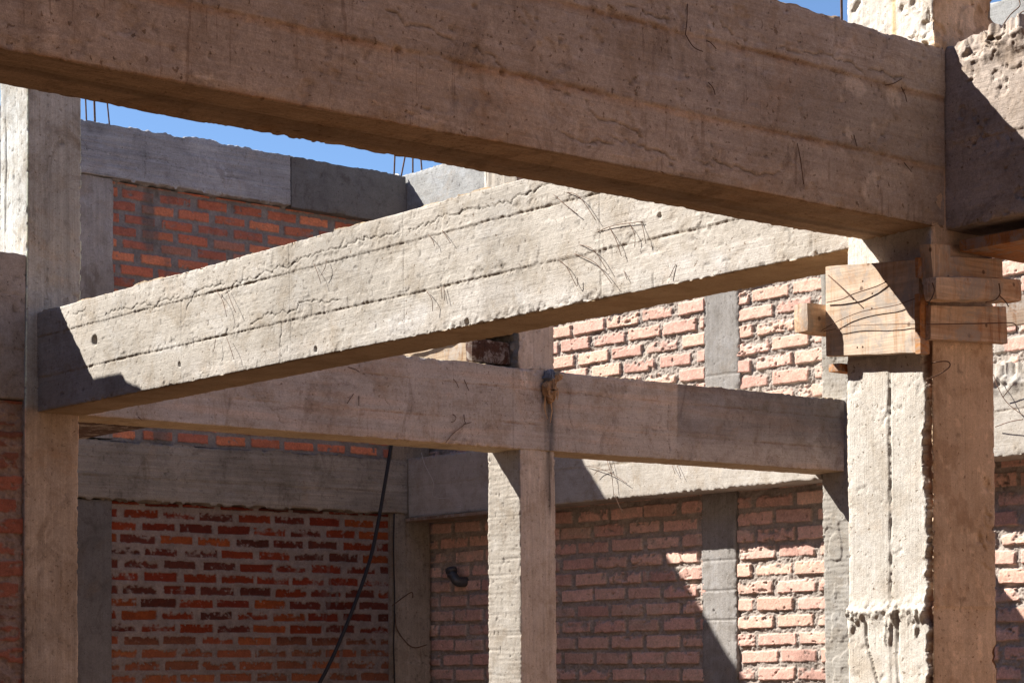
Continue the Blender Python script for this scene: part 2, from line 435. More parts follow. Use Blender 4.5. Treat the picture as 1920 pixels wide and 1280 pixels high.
def d_extra(X, a, sgn):
    h = np.zeros(len(X))
    if a == 0 and sgn < 0:
        # flaked skin and lumps along the joints and the lower edge
        fl = fbm(X, (6, 3.2, 9), 75, 4)
        h -= 0.0009 * sst(fl, 0.06, 0.085) + 0.0008 * sst(fbm(X, (6, 5, 14), 76, 4), 0.2, 0.22)
        n = fbm(X, 24, 71, 3)
        near = np.exp(-((X[:, 2] - 1.44) / 0.05) ** 2) + np.exp(-((X[:, 2] - 1.66) / 0.06) ** 2) + np.exp(-((X[:, 2] - 1.26) / 0.05) ** 2)
        h -= 0.0022 * sst(n, 0.22, 0.27) * near
        h += 0.0004 * fbm(X, (50, 30, 60), 74, 3)
        # small pocket near the left end
        c = on(0, UD, 173, 638)
        d2 = ((X[:, 1] - c.y) / 0.022) ** 2 + ((X[:, 2] - c.z) / 0.024) ** 2
        h -= 0.02 * np.exp(-d2 ** 2)
        for px, py, r in ((590, 655, .012), (333, 683, .010), (875, 603, .012), (1240, 405, .008)):
            c = on(0, UD, px, py)
            rr = np.hypot(X[:, 1] - c.y, (X[:, 2] - c.z) * 0.8) / r + 0.5 * fbm(X, 60, 77, 2)
            h -= 0.010 * (1 - sst(rr, 0.7, 1.1))
    return h
def d_col(X, a, sgn):
    t = np.ones((len(X), 3))
    if a == 2: t = t * np.array([0.92, 0.74, 0.52])  # underside shade and warm ground bounce put into the tint
    if a == 0:
        lim = sst(fbm(X, (2, 2.5, 5), 81, 3) - (X[:, 2] - 1.36) * 1.6, 0.0, 0.3)
        t = t * (1 + 0.14 * lim[:, None] * np.array([0.9, 1.0, 1.25]))
    return t
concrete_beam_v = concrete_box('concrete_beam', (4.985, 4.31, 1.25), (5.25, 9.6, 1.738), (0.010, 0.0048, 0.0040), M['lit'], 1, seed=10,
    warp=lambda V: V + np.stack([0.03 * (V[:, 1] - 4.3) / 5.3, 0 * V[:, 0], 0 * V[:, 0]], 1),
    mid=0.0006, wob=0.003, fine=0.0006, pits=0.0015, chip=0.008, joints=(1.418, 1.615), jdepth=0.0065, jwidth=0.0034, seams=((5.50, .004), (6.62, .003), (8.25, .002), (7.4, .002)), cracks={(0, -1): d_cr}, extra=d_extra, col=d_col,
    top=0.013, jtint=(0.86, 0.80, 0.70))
tag(concrete_beam_v, 'sunlit cracked pale beam crossing from the left column to the wood-clad column', 'concrete beam', 'cast concrete frame beams')

# front beam A
VA = 3.992
a_cr = [[z2(*p) for p in [(250, 60), (330, 100), (355, 150), (400, 140), (520, 170), (600, 210), (650, 260)]],
        [z2(*p) for p in [(740, 270), (820, 300), (870, 350), (910, 400)]],
        [z2(*p) for p in [(1570, 30), (1640, 40), (1720, 80), (1760, 100), (1830, 110)]],
        [z3(*p) for p in [(210, 120), (270, 180), (340, 210), (355, 235)]],
        [z3(*p) for p in [(540, 270), (590, 290), (680, 290), (720, 310), (790, 310), (860, 345), (940, 355), (990, 400), (1010, 420)]],
        [z3(*p) for p in [(1030, 390), (1110, 395), (1150, 425), (1230, 430)]],
        [z3(*p) for p in [(60, 890), (120, 910), (180, 885), (230, 910), (280, 935), (330, 935), (390, 960), (450, 975), (550, 960)]],
        [z2(*p) for p in [(1250, 740), (1400, 800), (1450, 780), (1560, 780), (1700, 810), (1800, 850), (1870, 890)]],
        [z2(*p) for p in [(1380, 560), (1385, 600), (1420, 640), (1560, 690), (1680, 760)]]]
a_cr = [lineon(1, VA, 0, c) for c in a_cr]
def a_extra(X, a, sgn):
    h = np.zeros(len(X))
    if a == 1 and sgn < 0:
        h -= 0.0015 * sst(fbm(X, (4, 10, 10), 91, 4), 0.1, 0.12)
        h -= 0.003 * sst(vn(X, (60, 10, 9), 89), 0.8, 0.9)
        h -= 0.004 * sst(fbm(X, (18, 10, 9), 92, 3), 0.3, 0.4)
        for px, py, r, d in ((943, 136, .008, .012), (747, 93, .007, .012), (1230, 50, .007, .01), (1145, 22, .012, .01), (890, 12, .006, .01), (1650, 337, .006, .008)):
            c = on(1, VA, px, py)
            h -= d * np.exp(-(((X[:, 0] - c.x) / r) ** 2 + ((X[:, 2] - c.z) / r) ** 2) ** 2)
    if a == 2 and sgn > 0: h += 0.012 * sst(fbm(X, 5, 93, 2), 0.1, 0.5)
    if a == 2 and sgn < 0:   # board marks on the soffit
        h += 0.004 * fbm(X, (0.6, 40, 1), 94, 2) - 0.005 * np.exp(-((X[:, 1] - 4.12) / 0.006) ** 2)
    return h
def a_col(X, a, sgn):
    t = np.ones((len(X), 3))
    if a == 1:
        zz = X[:, 2] + 0.004 * fbm(X, 30, 90, 2)
        for z0, z1, f in ((1.2, 1.423, 1.02), (1.423, 1.626, 0.95), (1.626, 1.9, 1.0)):
            pc = np.floor(X[:, 0] / 1.35 + z0 * 3)
            t[(zz >= z0) & (zz < z1)] *= f
            mm = (zz >= z0) & (zz < z1); t[mm] *= (1 + 0.05 * (2 * _hash(pc[mm].astype(np.int64), (pc[mm] * 0).astype(np.int64), (pc[mm] * 0 + 3).astype(np.int64), int(z0 * 100)) - 1))[:, None]
        for jz, wd in ((1.428, .009), (1.631, .009), (1.258, .009)):
            g = np.exp(-((X[:, 2] - jz + 0.012) / wd) ** 2) * np.clip(0.5 + fbm(X, (4, 4, 12), 95, 3) * 1.3, 0, 1)
            t *= 1 + g[:, None] * np.array([0.02, -0.18, -0.36])
        sp = sst(fbm(X, (14, 14, 14), 96, 4), 0.28, 0.45) * sst(fbm(X, 2.2, 97, 2), 0.0, 0.3)
        t *= 1 + sp[:, None] * np.array([0.4, 0.42, 0.42])
        # scratches left by the boards
        s = sst(vn(X, (75, 10, 7), 98), 0.72, 0.9) * sst(X[:, 0], 3.4, 4.2)
        t *= 1 - 0.3 * s[:, None]
        lo_ = sst(1.62 - X[:, 2], -0.2, 0.2) * sst(3.6 - X[:, 0], -.6, .6)
        t *= 1 + lo_[:, None] * np.array([0.06, 0.0, -0.08])
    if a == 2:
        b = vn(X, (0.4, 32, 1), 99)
        t *= (0.72 - 0.25 * sst(b, 0, .8))[:, None] * np.array([0.92, 0.76, 0.56])  # soffit board streaks, with the shade under the beam darkened into the tint
    return t
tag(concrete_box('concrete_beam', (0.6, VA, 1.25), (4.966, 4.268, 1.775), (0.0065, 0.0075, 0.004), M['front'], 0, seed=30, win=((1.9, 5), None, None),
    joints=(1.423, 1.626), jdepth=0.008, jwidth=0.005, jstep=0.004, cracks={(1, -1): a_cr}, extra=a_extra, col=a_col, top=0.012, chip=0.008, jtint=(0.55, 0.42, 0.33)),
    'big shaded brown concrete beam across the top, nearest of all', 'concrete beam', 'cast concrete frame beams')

# beam B coming towards the viewer at the right
def b_extra(X, a, sgn):
    h = np.zeros(len(X))
    if a == 2 and sgn > 0:
        h += 0.03 * sst(4.0 - X[:, 1], 0.02, 0.16) * (0.8 + 0.8 * fbm(X, 14, 101, 4)) + 0.012 * fbm(X, 45, 102, 4) - 0.01 * sst(np.abs(fbm(X, 20, 106, 3)) * -1, -.06, 0)
    if a == 0:
        top = sst(X[:, 2], 1.68, 1.76) * sst(3.97 - X[:, 1], 0, .1)
        h += top * (0.014 * fbm(X, (26, 26, 34), 103, 4) + 0.018 * sst(fbm(X, (14, 14, 20), 104, 4), 0, .12) - 0.012 * sst(-np.abs(fbm(X, 24, 107, 3)), -.05, 0))
        h += 0.0012 * fbm(X, 50, 105, 3) - 0.004 * sst(fbm(X, (1, 26, 20), 108, 4), .3, .33)
    return h
tag(concrete_box('concrete_beam', (4.975, 1.6, 1.25), (5.24, 4.0, 1.775), (0.0075, 0.004, 0.004), M['side'], 1, seed=40, win=(None, (2.7, 4), None),
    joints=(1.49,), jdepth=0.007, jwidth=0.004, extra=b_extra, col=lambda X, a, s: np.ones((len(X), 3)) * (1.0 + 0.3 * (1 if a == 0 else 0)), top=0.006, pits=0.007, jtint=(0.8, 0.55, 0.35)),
    'concrete beam at the right edge with a lumpy mortar top and a diagonal shadow', 'concrete beam', 'cast concrete frame beams')

# back beam E
VE = 9.596
def e_col(X, a, sgn):
    t = np.ones((len(X), 3))
    if a == 1:
        # newer darker pour towards the right, with streaks
        new = sst(X[:, 0], 9.28, 9.31) * sst(X[:, 2] + 0.02 * fbm(X, 6, 111), 1.30 + 0.0 * X[:, 0], 1.52)
        new = new * np.clip(0.95 + 0.8 * fbm(X, (1.3, 1, 4), 119, 4), 0.35, 1.15)
        t *= 1 - 0.5 * new[:, None] * np.array([1.0, 0.97, 0.9])
        b2 = sst(fbm(X, (1.2, 1, 22), 112, 3), 0.0, 0.4)
        t *= 1 + b2[:, None] * np.array([0.10, 0.02, -0.04])
        # dark stain under the rag, pale splashes beside
        u0 = on(1, VE, 1030, 800).x
        s = np.exp(-((X[:, 0] - u0 - 0.008 * fbm(X, (3, 3, 5), 113)) / 0.030) ** 2) * np.clip(0.85 + 0.9 * fbm(X, (60, 60, 5), 114, 2), 0.1, 1) * sst(1.62 - X[:, 2], 0, .08)
        t *= 1 - 0.85 * s[:, None] * np.array([1, .95, .88])
        u1 = on(1, VE, 985, 700).x + 0.004 * 0
        s = np.exp(-((X[:, 0] - u1) / 0.07) ** 2) * sst(X[:, 2], 1.52, 1.72) * sst(fbm(X, (45, 45, 10), 115, 3), 0.0, 0.35)
        t *= 1 + 0.45 * s[:, None]
        u2 = on(1, VE, 1508, 800).x
        s = np.exp(-((X[:, 0] - u2) / 0.03) ** 4) * np.clip(.6 + fbm(X, (12, 12, 3), 116), 0, 1)
        t *= 1 + 0.28 * s[:, None]
        for px in (962, 1021):
            uu = on(1, VE, px, 800).x
            s = np.exp(-((X[:, 0] - uu - 0.003 * fbm(X, 9, 117)) / 0.004) ** 2)
            t *= 1 - 0.3 * s[:, None]
    if a == 2: t *= np.array([0.95, 0.85, 0.65])  # shade and warm bounce below the beam painted into its colour
    return t
def e_warp(V):
    W = V.copy(); W[:, 1] -= 0.11 * np.clip((V[:, 0] - 8.1) / 2.65, 0, 1); return W
def e_extra(X, a, sgn):
    h = np.zeros(len(X))
    if a == 1 and sgn < 0:
        c = on(1, VE, 1010, 690)
        h += 0.012 * np.exp(-(((X[:, 0] - c.x) / .08) ** 2 + ((X[:, 2] - 1.70) / .05) ** 2)) * (0.5 + fbm(X, 25, 118, 3))
    return h
e_cr = [lineon(1, VE, 0, c) for c in ([(1244, 760), (1243, 800), (1246, 858)], [(1200, 806), (1236, 809)], [(900, 735), (1235, 790)][:1] + [(901, 735)],
        [(490, 745), (515, 770), (540, 808)], [(1075, 737), (1110, 742), (1140, 748)])]
tag(concrete_box('concrete_beam', (5.24, VE, 1.25), (10.745, 9.862, 1.722), (0.0075, 0.011, 0.0055), M['mid'], 0, seed=50, warp=e_warp,
    joints=(1.40, 1.60), jdepth=0.005, jwidth=0.004, jstep=0.002, seams=((9.295, .005), (10.39, 0.001)), cracks={(1, -1): e_cr}, col=e_col, extra=e_extra, top=0.009,
    jtint=(0.75, 0.6, 0.5)),
    'long shaded grey-brown beam behind the lit one, carried by the middle column', 'concrete beam', 'cast concrete frame beams')

# beam F over the right brick wall (two lengths)
f_kw = dict(joints=(1.47,), jdepth=0.006, jwidth=0.004, jtint=(0.7, 0.62, 0.5))
tag(concrete_box('concrete_beam', (10.745, 9.70, 1.215), (11.0, 14.18, 1.70), (0.013, 0.009, 0.0085), M['lit'], 1, seed=60, top=0.012, **f_kw),
    'low far beam under the long shaded beam, dark at left, sunlit at right', 'concrete beam', 'cast concrete frame beams')
def f2_extra(X, a, sgn):
    h = np.zeros(len(X))
    if a == 2 and sgn > 0: h += 0.05 + 0.04 * fbm(X, 8, 121, 3)
    if a == 0 and sgn < 0: h += sst(X[:, 2], 1.6, 1.72) * (0.03 * fbm(X, 18, 122, 3) + 0.01)
    return h
tag(concrete_box('concrete_beam', (10.745, 5.6, 1.25), (11.0, 9.43, 1.76), (0.012, 0.007, 0.007), M['lit'], 1, seed=62, win=(None, (6.6, 9.43), None), top=0.012,
    extra=f2_extra, joints=(1.53,), jdepth=0.008, jwidth=0.005),
    'rough topped concrete beam right of the wood-clad column, over the pink brick wall', 'concrete beam', 'cast concrete frame beams')

# beam G at far left
def g_extra(X, a, sgn):
    h = np.zeros(len(X))
    if a == 2 and sgn > 0: h += 0.30 * sst(4.50 - X[:, 0], 0.0, 0.09) + 0.16 * sst(4.42 - X[:, 0], 0, .2) + 0.004 * fbm(X, 9, 131)
    return h
tag(concrete_box('concrete_beam', (1.6, 9.607, 1.305), (4.955, 9.87, 2.018), (0.010, 0.02, 0.007), M['side'], 0, seed=64, win=((4.0, 5), None, None), top=0.006,
    joints=(1.82, 1.55), jdepth=0.004, jwidth=0.004, extra=g_extra, chip=0.008),
    'short stretch of deep shaded concrete beam at the left edge, over a strip of brick', 'concrete beam', 'cast concrete frame beams')

# ------------------------------------------------------------------ columns
def corner_band(X, cu, cv, w):
    return np.exp(-(((X[:, 0] - cu) ** 2 + (X[:, 1] - cv) ** 2) ** 0.5 / w) ** 2)
def c1_extra(X, a, sgn):
    h = np.zeros(len(X)); z = X[:, 2]
    low = z < 0.93
    vb = 4.022 + 0.036 * fbm(X, (1, 1, 8), 141, 6, 0.65) + 0.02 * sst(z, .75, .92) * sst(vn(X, (1, 1, 9), 140), -.3, .3)
    if a == 1 and sgn < 0:
        ub = 4.905 + (vb - 4.0) * 0.0
        cb = np.exp(-np.abs(X[:, 0] - 4.905) / 0.008)
        h -= cb * low * 0.006 * sst(fbm(X, (1, 1, 12), 143, 4), -.1, .4)
        rb = np.exp(-((X[:, 0] - 5.19) / 0.022) ** 2)
        h -= 0.02 * rb * sst(fbm(X, (1, 1, 8), 143, 5, 0.6), 0.12, .45)
        for z0, u0, r in ((0.36, 5.13, .03), (0.43, 5.16, .025), (0.30, 5.15, .025), (.52, 5.15, .02)):
            h -= 0.008 * np.exp(-(((X[:, 0] - u0) / r) ** 2 + ((z - z0) / r) ** 2)) * sst(fbm(X, 40, 144, 3), 0, .06)
        h -= 0.003 * sst(0.165 - z, 0, .006)
    if a == 0 and sgn > 0:
        h -= 0.02 * np.exp(-((X[:, 1] - 4.0) / 0.02) ** 2) * sst(fbm(X, (1, 1, 8), 143, 5, 0.6), 0.12, .45)
    if a == 0 and sgn < 0:
        br = (1 - sst(X[:, 1] - vb, -0.0035, 0.0)) * low
        h -= br * (0.020 + 0.009 * fbm(X, 34, 156, 3))
        h += 0.005 * np.exp(-np.abs(X[:, 1] - vb - .004) / 0.005) * low * sst(fbm(X, 40, 157, 2), 0, .3)
        # upright board joint
        l = 4.155 + 0.003 * fbm(X, (1, 1, 9), 145, 2) + 0.0025 * fbm(X, (1, 1, 60), 158, 2)
        d = X[:, 1] - l
        g = np.exp(-(d / 0.0032) ** 2) * np.clip(0.45 + 1.2 * fbm(X, (1, 30, 30), 146, 3), 0.0, 1.4)
        h -= 0.012 * g * (z < 0.9) * (z > 0.165)
        h += 0.0025 * (d > 0) * (z < 0.9)
        # cold joint: honeycomb and slurry that ran down over the older pour
        zj = 0.165 + 0.008 * fbm(X, (1, 10, 1), 147, 3)
        dz = z - zj
        h += np.where(dz < 0, 0.003, 0.0)
        band = np.exp(-((dz + 0.01) / 0.026) ** 2)
        crumb = fbm(X, (1, 70, 70), 148, 3); rid = np.abs(fbm(X, (1, 34, 30), 159, 3))
        h += band * (0.010 * crumb + 0.007 - 0.030 * np.clip(0.12 - rid, 0, 1))
        top_e = 0.20 * (0.4 + 0.6 * vn(X, (1, 20, 1), 160))
        below = sst(-dz, 0.0, 0.015) * (1 - sst(-dz, np.maximum(top_e, .02) * .7, np.maximum(top_e, .02)))
        dr = sst(fbm(X + np.stack([0 * z, 0.01 * vn(X, (1, 1, 22), 161), 0 * z], 1), (1, 40, 6), 149, 4), 0.08, 0.14)
        h += 0.007 * below * dr + 0.004 * below * dr * crumb
        d2 = X[:, 1] - (4.128 + 0.005 * fbm(X, (1, 1, 20), 150, 3))
        h -= 0.013 * np.exp(-(d2 / 0.004) ** 2) * (dz < 0) * np.clip(.5 + fbm(X, (1, 20, 24), 162, 2), 0, 1)
        d3 = X[:, 1] - (4.245 - 0.05 * sst(-z, -.1, 0.10) + 0.006 * fbm(X, (1, 1, 18), 151, 3))
        h -= 0.010 * np.exp(-(d3 / 0.0035) ** 2) * sst(-dz, .03, .05)
        h -= 0.002 * sst(fbm(X, (1, 30, 26), 163, 4), 0.36, 0.38)
    up = sst(z, 1.72, 1.80)
    h += up * (0.002 * fbm(X, 60, 152, 3) - 0.006 * sst(fbm(X, (22, 22, 15), 154, 4), 0.12, 0.16) + 0.014 * sst(fbm(X, 34, 153, 3), 0.0, .12) * sst(1.84 - z, 0, .05))
    return h
def c1_col(X, a, sgn):
    t = np.ones((len(X), 3)); z = X[:, 2]
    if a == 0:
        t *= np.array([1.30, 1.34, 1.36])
        vb = 4.022 + 0.036 * fbm(X, (1, 1, 8), 141, 6, 0.65) + 0.02 * sst(z, .75, .92) * sst(vn(X, (1, 1, 9), 140), -.3, .3)
        br = (1 - sst(X[:, 1] - vb, -0.003, 0.0)) * (z < .93)
        t = t * (1 - br[:, None]) + br[:, None] * np.array([0.75, 0.5, 0.4]) * (0.8 + 0.4 * fbm(X, 40, 164, 2))[:, None]
        wr = np.exp(-((X[:, 1] - 4.135) / .008) ** 2) * sst(z, 1.78, 1.82)
        t *= 1 - wr[:, None] * np.array([0.1, 0.25, 0.55])
    if a == 1:
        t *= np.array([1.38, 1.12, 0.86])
        bb = sst(fbm(X, (9, 9, 6), 165, 5, 0.65), 0.1, 0.25)
        t *= 1 - 0.22 * bb[:, None] * np.array([0.8, 1, 1.2])
        b3 = sst(fbm(X, (30, 30, 22), 166, 4, 0.65), 0.22, 0.3)
        t *= 1 + 0.2 * b3[:, None]
        s = sst(fbm(X, (12, 12, 2), 154, 3), 0.1, 0.5)
        t *= 1 + 0.12 * s[:, None]
    return t
def c1_warp(V):
    W = V.copy(); z = V[:, 2]
    W[:, 0] += 0.028 * np.clip((z - 1.1) / 0.6, 0, 1); W[:, 1] += 0.012 * np.clip((z - 1.1) / .6, 0, 1) * (V[:, 1] > 4.1)
    W[:, 0] -= 0.010 * np.clip((1.0 - z) / 1.2, 0, 1) * (V[:, 0] < 5.0)
    return W
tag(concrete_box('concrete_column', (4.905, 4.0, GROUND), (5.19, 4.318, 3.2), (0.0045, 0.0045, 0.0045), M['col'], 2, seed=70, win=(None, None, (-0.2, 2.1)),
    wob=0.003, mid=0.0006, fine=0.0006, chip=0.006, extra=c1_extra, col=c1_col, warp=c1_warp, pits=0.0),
    'thick nearest column with white sunlit face, ragged corner and boards round its head', 'concrete column', 'concrete columns')

def cl_col(X, a, sgn):
    t = np.ones((len(X), 3)); z = X[:, 2]
    lowr = sst(1.27 - z, -.02, .02)
    t *= 1 + lowr[:, None] * np.array([0.32, 0.2, 0.08])
    t *= 1 + (1 - lowr)[:, None] * np.array([0.35, 0.55, 0.75])
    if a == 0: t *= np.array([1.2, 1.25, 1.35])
    return t
def cl_extra(X, a, sgn):
    h = 0.004 * fbm(X, (6, 6, 3), 161, 2)
    if a == 0: h -= 0.012 * np.exp(-((X[:, 1] - 9.83 - 0.01 * fbm(X, (1, 1, 6), 162)) / 0.005) ** 2) * sst(fbm(X, (1, 1, 4), 163), -.1, .2)
    h += 0.012 * np.exp(-((X[:, 2] - 1.83) / .12) ** 2) * fbm(X, 14, 164, 3)
    return h
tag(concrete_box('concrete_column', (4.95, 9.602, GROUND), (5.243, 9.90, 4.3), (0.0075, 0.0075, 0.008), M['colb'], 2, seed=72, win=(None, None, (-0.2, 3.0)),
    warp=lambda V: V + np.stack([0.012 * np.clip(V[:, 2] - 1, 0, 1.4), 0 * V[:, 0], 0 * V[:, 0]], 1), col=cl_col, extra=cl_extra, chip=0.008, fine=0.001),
    'left column, brown below and grey above, where the lit beam ends', 'concrete column', 'concrete columns')

def cm_extra(X, a, sgn):
    h = np.zeros(len(X))
    if a == 0 and sgn < 0:
        for k in range(16):
            z0 = -0.5 + k * 0.11 + 0.05 * _hash(k, 1, 2, 3)
            h -= 0.004 * np.exp(-((X[:, 2] - z0 - 0.004 * fbm(X, 5, 171)) / 0.003) ** 2) * sst(vn(X, (5, 5, 9), 172 + k), -.1, .3)
        h += 0.02 * sst(X[:, 2], 1.73, 1.76) * fbm(X, 24, 173, 3)
        h += 0.0015 * vn(X, (2, 8, 130), 174)
    if a == 1 and sgn < 0: h += 0.0025 * vn(X, (110, 10, 10), 175)
    return h
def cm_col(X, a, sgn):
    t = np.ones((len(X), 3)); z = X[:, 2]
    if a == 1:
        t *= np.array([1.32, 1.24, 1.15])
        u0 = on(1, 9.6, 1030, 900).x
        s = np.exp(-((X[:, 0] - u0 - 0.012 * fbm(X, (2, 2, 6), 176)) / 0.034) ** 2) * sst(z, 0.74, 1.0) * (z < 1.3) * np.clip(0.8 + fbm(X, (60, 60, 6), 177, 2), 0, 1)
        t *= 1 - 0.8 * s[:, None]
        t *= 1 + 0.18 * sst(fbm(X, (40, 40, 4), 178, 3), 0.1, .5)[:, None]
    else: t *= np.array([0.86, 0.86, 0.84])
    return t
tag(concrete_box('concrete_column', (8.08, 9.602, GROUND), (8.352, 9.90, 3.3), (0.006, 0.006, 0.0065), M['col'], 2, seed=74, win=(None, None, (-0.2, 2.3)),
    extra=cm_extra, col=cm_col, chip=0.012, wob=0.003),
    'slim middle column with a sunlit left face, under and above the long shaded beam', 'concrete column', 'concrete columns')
def c2_extra(X, a, sgn):
    return 0.006 * sst(fbm(X, (3, 9, 7), 181, 3), 0.1, 0.18) + 0.002 * vn(X, (2, 8, 110), 182)
tag(concrete_box('concrete_column', (10.75, 9.425, GROUND), (11.0, 9.69, 3.3), (0.010, 0.007, 0.007), M['col'], 2, seed=76, win=(None, None, (-0.2, 2.3)),
    extra=c2_extra, col=lambda X, a, s: np.ones((len(X), 3)) * np.array([0.72, 0.74, 0.74]), chip=0.010),
    'grey column partly hidden behind the left edge of the thick nearest column', 'concrete column', 'concrete columns')
tag(concrete_box('concrete_column', (10.60, 14.205, GROUND), (10.985, 14.5, 3.62), (0.009, 0.02, 0.011), M['pier'], 2, seed=78, win=(None, None, (-0.2, 1.3)),
    joints=(10.745,), jdepth=0.008, col=lambda X, a, s: np.ones((len(X), 3)) * np.array([0.92, 0.84, 0.72])),
    'corner column in the shade between the dark red brick wall and the right brick wall', 'concrete column', 'concrete columns')
# piers inside the walls
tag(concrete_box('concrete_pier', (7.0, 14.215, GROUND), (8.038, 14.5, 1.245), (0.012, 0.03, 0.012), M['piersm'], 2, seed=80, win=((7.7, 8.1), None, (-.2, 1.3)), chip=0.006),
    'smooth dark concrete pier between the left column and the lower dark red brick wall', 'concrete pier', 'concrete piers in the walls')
tag(concrete_box('concrete_pier', (7.0, 14.20, 1.70), (8.043, 14.5, 3.62), (0.012, 0.03, 0.011), M['pier'], 2, seed=82, win=((7.7, 8.1), None, None), chip=0.006,
    extra=lambda X, a, s: 0.008 * fbm(X, 9, 183, 3), pits=.006),
    'rough grey concrete pier left of the upper orange brick wall', 'concrete pier', 'concrete piers in the walls')
def rp_extra(X, a, s):
    h = 0 * X[:, 0]
    if a == 0: 
        for z0 in (0.74, 0.32, 2.05, 0.53): h -= 0.008 * np.exp(-((X[:, 2] - z0 - 0.006 * fbm(X, 6, 184)) / .005) ** 2)
        e = np.exp(-((X[:, 1] - 10.71) / .03) ** 2); h -= 0.02 * e * sst(fbm(X, (1, 1, 12), 185, 3), 0, .3)
    return h
def rp_warp(V):
    W = V.copy(); W[:, 1] -= 0.05 * np.clip((V[:, 2] - 1) / 1, 0, 1); return W
tag(concrete_box('concrete_pier', (11.0, 10.725, GROUND), (11.2, 11.075, 3.58), (0.03, 0.008, 0.008), M['pier'], 2, seed=84, win=(None, None, (-.2, 3.0)), chip=0.02,
    extra=rp_extra, warp=rp_warp, pits=.006, col=lambda X, a, s: np.ones((len(X), 3)) * 0.92),
    'flush grey concrete pier dividing the pink right brick wall', 'concrete pier', 'concrete piers in the walls')

# ------------------------------------------------------------------ beams of the left wall and the far corner
ul = on(1, 14.18, 545, 340).x
def rb_extra(X, a, s):
    h = 0.003 * vn(X, (3, 3, 70), 191) if a == 1 else 0 * X[:, 0]
    if a == 2 and s < 0: h = h + 0.018 * sst(fbm(X, 16, 192, 3), 0.0, 0.3) - 0.006
    return h
tag(concrete_box('concrete_beam', (6.6, 14.185, 1.248), (10.74, 14.5, 1.685), (0.010, 0.03, 0.0085), M['grey'], 0, seed=86, win=((7.7, 10.8), None, None),
    joints=(1.42,), jdepth=0.007, jwidth=0.005, jstep=0.004, extra=rb_extra, top=0.018, jtint=(.6, .55, .5), col=lambda X, a, s: np.ones((len(X), 3)) * np.array([0.74, 0.68, 0.60]),
    cracks={(1, -1): [[(8.0, 1.25), (8.0, 1.42)], [(8.01, 1.43), (8.005, 1.6)]]}),
    'ring beam over the lower dark red brick wall, in deep shade', 'concrete beam', 'beams on top of the brick walls')
tc = [[z4(0, 0)]]
def z1(x, y): return (x / 2.977, y / 2.977)
t_cr = [lineon(1, 14.18, 0, [z1(*p) for p in c]) for c in ([(470, 830), (560, 840), (680, 875)], [(815, 730), (812, 870), (808, 1000)], [(815, 885), (930, 890), (960, 930), (1030, 940), (1060, 980)],
        [(1100, 960), (1190, 990), (1330, 990)], [(1400, 1030), (1500, 1045), (1620, 1060)])]
tag(concrete_box('concrete_beam', (6.6, 14.18, 3.622), (ul, 14.45, 4.02), (0.009, 0.02, 0.0075), M['grey'], 0, seed=88, win=((7.7, 10.8), None, None),
    extra=lambda X, a, s: rb_extra(X, a, s) + (0.012 * sst(fbm(X, 11, 193, 3), 0.05, .4) if (a == 2 and s > 0) else 0), cracks={(1, -1): t_cr}, top=0.014,
    col=lambda X, a, s: np.ones((len(X), 3)) * np.array([1.02, 1.03, 1.06])),
    'grey board-marked beam on top of the upper orange brick wall, against the sky', 'concrete beam', 'beams on top of the brick walls')
def te_extra(X, a, s):
    if a == 2 and s > 0: return -0.05 * sst(X[:, 0], 10.52, 10.72) ** 2
    if a == 0 and s > 0: return -0.03 * sst(X[:, 2], 3.85, 4.05)
    return 0 * X[:, 0]
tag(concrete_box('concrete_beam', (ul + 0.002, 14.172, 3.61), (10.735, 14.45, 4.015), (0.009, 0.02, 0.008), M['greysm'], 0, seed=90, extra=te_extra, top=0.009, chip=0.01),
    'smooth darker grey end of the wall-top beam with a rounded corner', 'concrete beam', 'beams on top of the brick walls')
tag(concrete_box('concrete_beam', (10.738, 5.6, 3.6), (11.02, 14.45, 4.03), (0.03, 0.01, 0.009), M['greyv'], 1, seed=92, win=(None, (8.0, 14.2), None), top=0.012, chip=0.01),
    'pale grey beam on top of the far right wall, meeting the corner', 'concrete beam', 'beams on top of the brick walls')
p1, p2 = on(0, 10.74, 911, 330), on(0, 10.74, 972, 330)
tag(concrete_box('concrete_column', (10.72, p2.y, 3.3), (10.95, p1.y, 4.5), (0.02, 0.012, 0.012), M['col'], 2, seed=94, col=lambda X, a, s: np.ones((len(X), 3)) * 1.45),
    'small bit of whitish column at the far top beam, just under the big front beam', 'concrete column', 'concrete columns')

